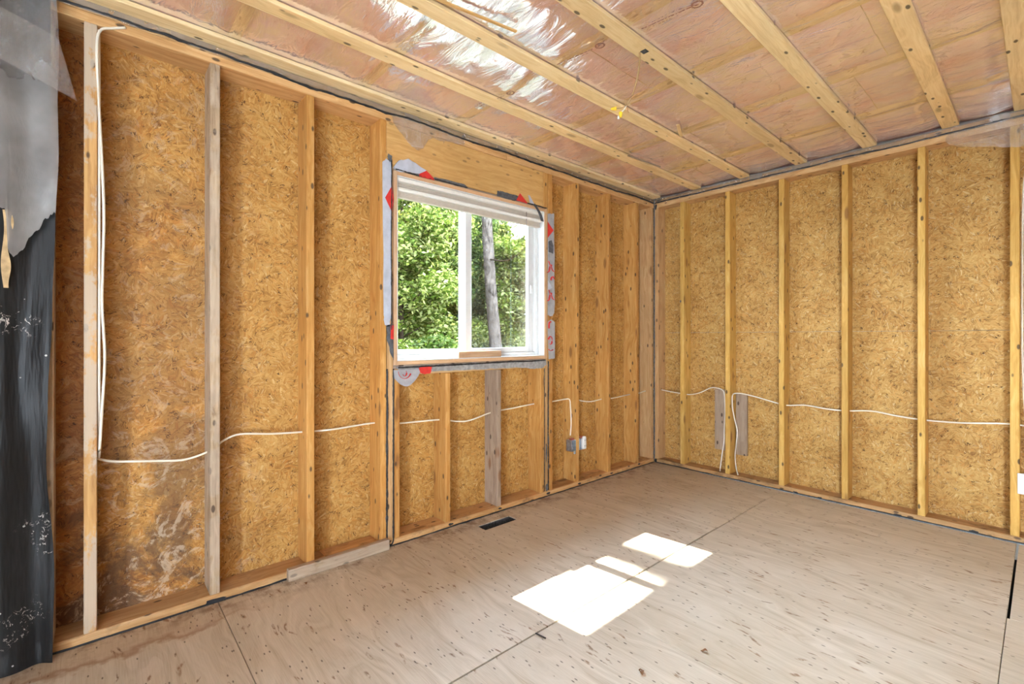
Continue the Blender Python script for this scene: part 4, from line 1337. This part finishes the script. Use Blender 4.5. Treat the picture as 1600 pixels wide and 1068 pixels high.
def leaf_cloud(name, centres, n, size, mat, parent, origin, seed, flat=0.6):
    """n small folded leaves scattered through a set of (x, y, z, radius) clumps, one mesh"""
    r = np.random.default_rng(seed)
    C = np.array(centres, float)
    w = C[:, 3] ** 2
    pick = r.choice(len(C), n, p=w / w.sum())
    d = r.normal(size=(n, 3))
    d /= np.linalg.norm(d, axis=1)[:, None]
    rad = C[pick, 3] * r.random(n) ** 0.45
    P = C[pick, :3] + d * rad[:, None] * np.array([1, 1, 0.75])
    a = r.normal(size=(n, 3)); a[:, 2] *= flat
    a /= np.linalg.norm(a, axis=1)[:, None]
    b = np.cross(a, r.normal(size=(n, 3)) * np.array([1, 1, 0.4]) + np.array([0, 0, 0.8]))
    b /= np.linalg.norm(b, axis=1)[:, None] + 1e-9
    up = np.cross(a, b)
    s = size * (0.6 + 0.8 * r.random(n))[:, None]
    v0 = P - a * s
    v1 = P + b * s * 0.48 - up * s * 0.14
    v2 = P + a * s
    v3 = P - b * s * 0.48 - up * s * 0.14
    V = np.stack([v0, v1, v2, v3], 1).reshape(-1, 3) - np.array(origin)
    me = bpy.data.meshes.new(name)
    me.vertices.add(len(V))
    me.vertices.foreach_set('co', V.astype(np.float32).ravel())
    idx = np.arange(n) * 4
    L = np.stack([idx, idx + 1, idx + 2, idx, idx + 2, idx + 3], 1).ravel()
    me.loops.add(len(L))
    me.loops.foreach_set('vertex_index', L.astype(np.int32))
    me.polygons.add(2 * n)
    me.polygons.foreach_set('loop_start', (np.arange(2 * n) * 3).astype(np.int32))
    me.update(calc_edges=True)
    o = link(name, me, M[mat], parent, tuple(origin))
    o['kind'] = 'stuff'
    return o


def tree(x, y, h, r0, label, seed, leaves=9000, mat='leaf', lean=(0, 0), low=0.15, spread=1.5, bark='twig', size=0.055, clumps=34, name='tree', group='young trees beyond the window'):
    rr = random.Random(seed)
    base = Vector((x, y, gz(x, y) - 0.05))
    t = empty(name, tuple(base), label, 'tree', group)
    pts = [base + Vector((lean[0] * k / 6 + rr.uniform(-.05, .05), lean[1] * k / 6 + rr.uniform(-.05, .05), h * k / 6)) for k in range(7)]
    tube('trunk', pts, lambda s: r0 * (1 - 0.8 * s) + 0.006, bark, t, sides=10, smooth_n=5)
    cl = []
    V, F = [], []
    for k in range(clumps):
        s = low + (1 - low) * rr.random()
        i = min(5, int(s * 6))
        p = pts[i].lerp(pts[i + 1], s * 6 - i)
        an = rr.uniform(0, 2 * math.pi)
        L = spread * (1.05 - 0.65 * s) * rr.uniform(0.35, 1.0)
        q = p + Vector((math.cos(an) * L, math.sin(an) * L, L * rr.uniform(0.1, 0.5)))
        mid = p.lerp(q, 0.5) + Vector((0, 0, 0.08))
        v, f = tube_geo([p - base, mid - base, q - base], lambda s_: r0 * 0.22 * (1 - 0.8 * s_) + 0.003, 5)
        F += [tuple(a + len(V) for a in ff) for ff in f]
        V += v
        cl.append((q.x, q.y, q.z, rr.uniform(0.30, 0.62) * (spread / 1.5)))
        if rr.random() < 0.5:
            cl.append((mid.x, mid.y, mid.z, rr.uniform(0.25, 0.4)))
    link('branches', mesh_from('branches', V, F, True), M['twig'], t, tuple(base))['kind'] = 'stuff'
    if leaves:
        leaf_cloud('foliage', cl, leaves, size, mat, t, tuple(base), seed)
    return t


# the grey pine seen in the sliding sash
pb = Vector((-5.85, 3.0, gz(-5.85, 3.0) - 0.1))
pt = empty('pine_tree', tuple(pb), 'grey barked pine trunk leaning outside the right window pane', 'tree')
pts = [pb + Vector((0.0, 0.0, 0)), pb + Vector((-0.02, -0.03, 1.0)), pb + Vector((-0.05, -0.16, 2.4)), pb + Vector((-0.05, -0.30, 4.0)), pb + Vector((-0.03, -0.42, 6.0)), pb + Vector((0, -0.5, 9.0)), pb + Vector((0, -0.5, 12.0))]
tube('trunk', pts, lambda s: 0.165 * (1 - 0.55 * s), 'bark', pt, sides=18, smooth_n=10, jitter=0.10)
for k in range(7):
    z = 3.6 + k * 0.9
    an = k * 2.4
    b0_ = pb + Vector((-0.04, -0.3, z))
    tube('dead_branch', [b0_, b0_ + Vector((math.cos(an) * 0.7, math.sin(an) * 0.7, -0.1)), b0_ + Vector((math.cos(an) * 1.4, math.sin(an) * 1.4, 0.15))], lambda s: 0.02 * (1 - 0.8 * s), 'twig', pt, sides=6, smooth_n=4)

# young broadleaf trees, each where it stands; label by what sets them apart
spots = [(-6.6, 0.9, 5.2, 'leaf', 'yellow green maple filling the near edge of the left pane'),
         (-7.4, 2.2, 5.6, 'leaf', 'bright maple in the middle of the left pane'),
         (-8.3, 3.9, 5.0, 'leaf2', 'dark green tree just behind the pine trunk'),
         (-7.0, 4.6, 4.2, 'leaf', 'low bright tree beyond the pine toward the right jamb'),
         (-9.6, 1.9, 7.0, 'leaf2', 'tall dark tree behind the maples of the left pane'),
         (-10.4, 4.6, 6.6, 'leaf2', 'tall dark tree far behind the pine'),
         (-9.4, 6.4, 5.2, 'leaf', 'pale tree at the far edge of the right pane'),
         (-12.0, 3.0, 8.2, 'leaf2', 'tallest dark tree in the woods behind the panes'),
         (-12.5, 7.2, 7.0, 'leaf', 'distant light green tree beyond the right pane'),
         (-11.5, 0.2, 7.0, 'leaf', 'distant light green tree beyond the left pane'),
         (-19.0, -4.0, 5.0, 'leaf', 'distant round maple far out past the left jamb'),
         (-18.0, -9.0, 5.0, 'leaf2', 'distant dark tree far out along the house'),
         (-8.0, 7.6, 4.8, 'leaf2', 'dark tree past the right jamb')]
for i, (x, y, h, m, lb) in enumerate(spots):
    tree(x, y, h, 0.07, lb, 100 + i, leaves=30000 if -x < 9 else 26000, mat=m, low=0.06, spread=1.5 if -x < 9 else 2.0, size=0.052 if -x < 9 else 0.072, clumps=64)
# leafless trunk by the house: its shadow crosses the sun patch
st_ = tree(-4.95, -2.385, 10.0, 0.30, 'slim bare trunk standing near the house wall', 301, leaves=70, mat='leaf2', low=0.74, spread=0.8, clumps=4, bark='bark', size=0.06, name='bare_trunk_tree', group=None)
# low brush along the edge of the wood
for i, (x, y) in enumerate(((-5.6, 0.6), (-6.1, 1.7), (-6.5, 3.6), (-6.0, 4.4), (-7.6, 3.2), (-7.2, 5.6))):
    b = empty('brush', (x, y, gz(x, y)), ['leafy brush under the left pane nearest the jamb', 'leafy brush under the middle of the left pane', 'leafy brush at the foot of the pine',
                                          'leafy brush right of the pine foot', 'leafy brush behind the pine foot', 'leafy brush below the right jamb'][i], 'shrub', 'brush at the wood edge')
    V, F = [], []
    cl = []
    rr = random.Random(400 + i)
    for k in range(12):
        an = rr.uniform(0, 6.28)
        q = Vector((math.cos(an) * rr.uniform(.2, .7), math.sin(an) * rr.uniform(.2, .7), rr.uniform(0.5, 1.5)))
        v, f = tube_geo([Vector((0, 0, 0)), q * 0.5 + Vector((0, 0, 0.1)), q], lambda s_: 0.012 * (1 - 0.7 * s_), 5)
        F += [tuple(a + len(V) for a in ff) for ff in f]
        V += v
        cl.append((x + q.x, y + q.y, gz(x, y) + q.z, rr.uniform(0.25, 0.45)))
    link('stems', mesh_from('stems', V, F, True), M['twig'], b, (x, y, gz(x, y)))['kind'] = 'stuff'
    leaf_cloud('foliage', cl, 9000, 0.042, 'leaf' if i % 2 else 'leaf2', b, (x, y, gz(x, y)), 500 + i)
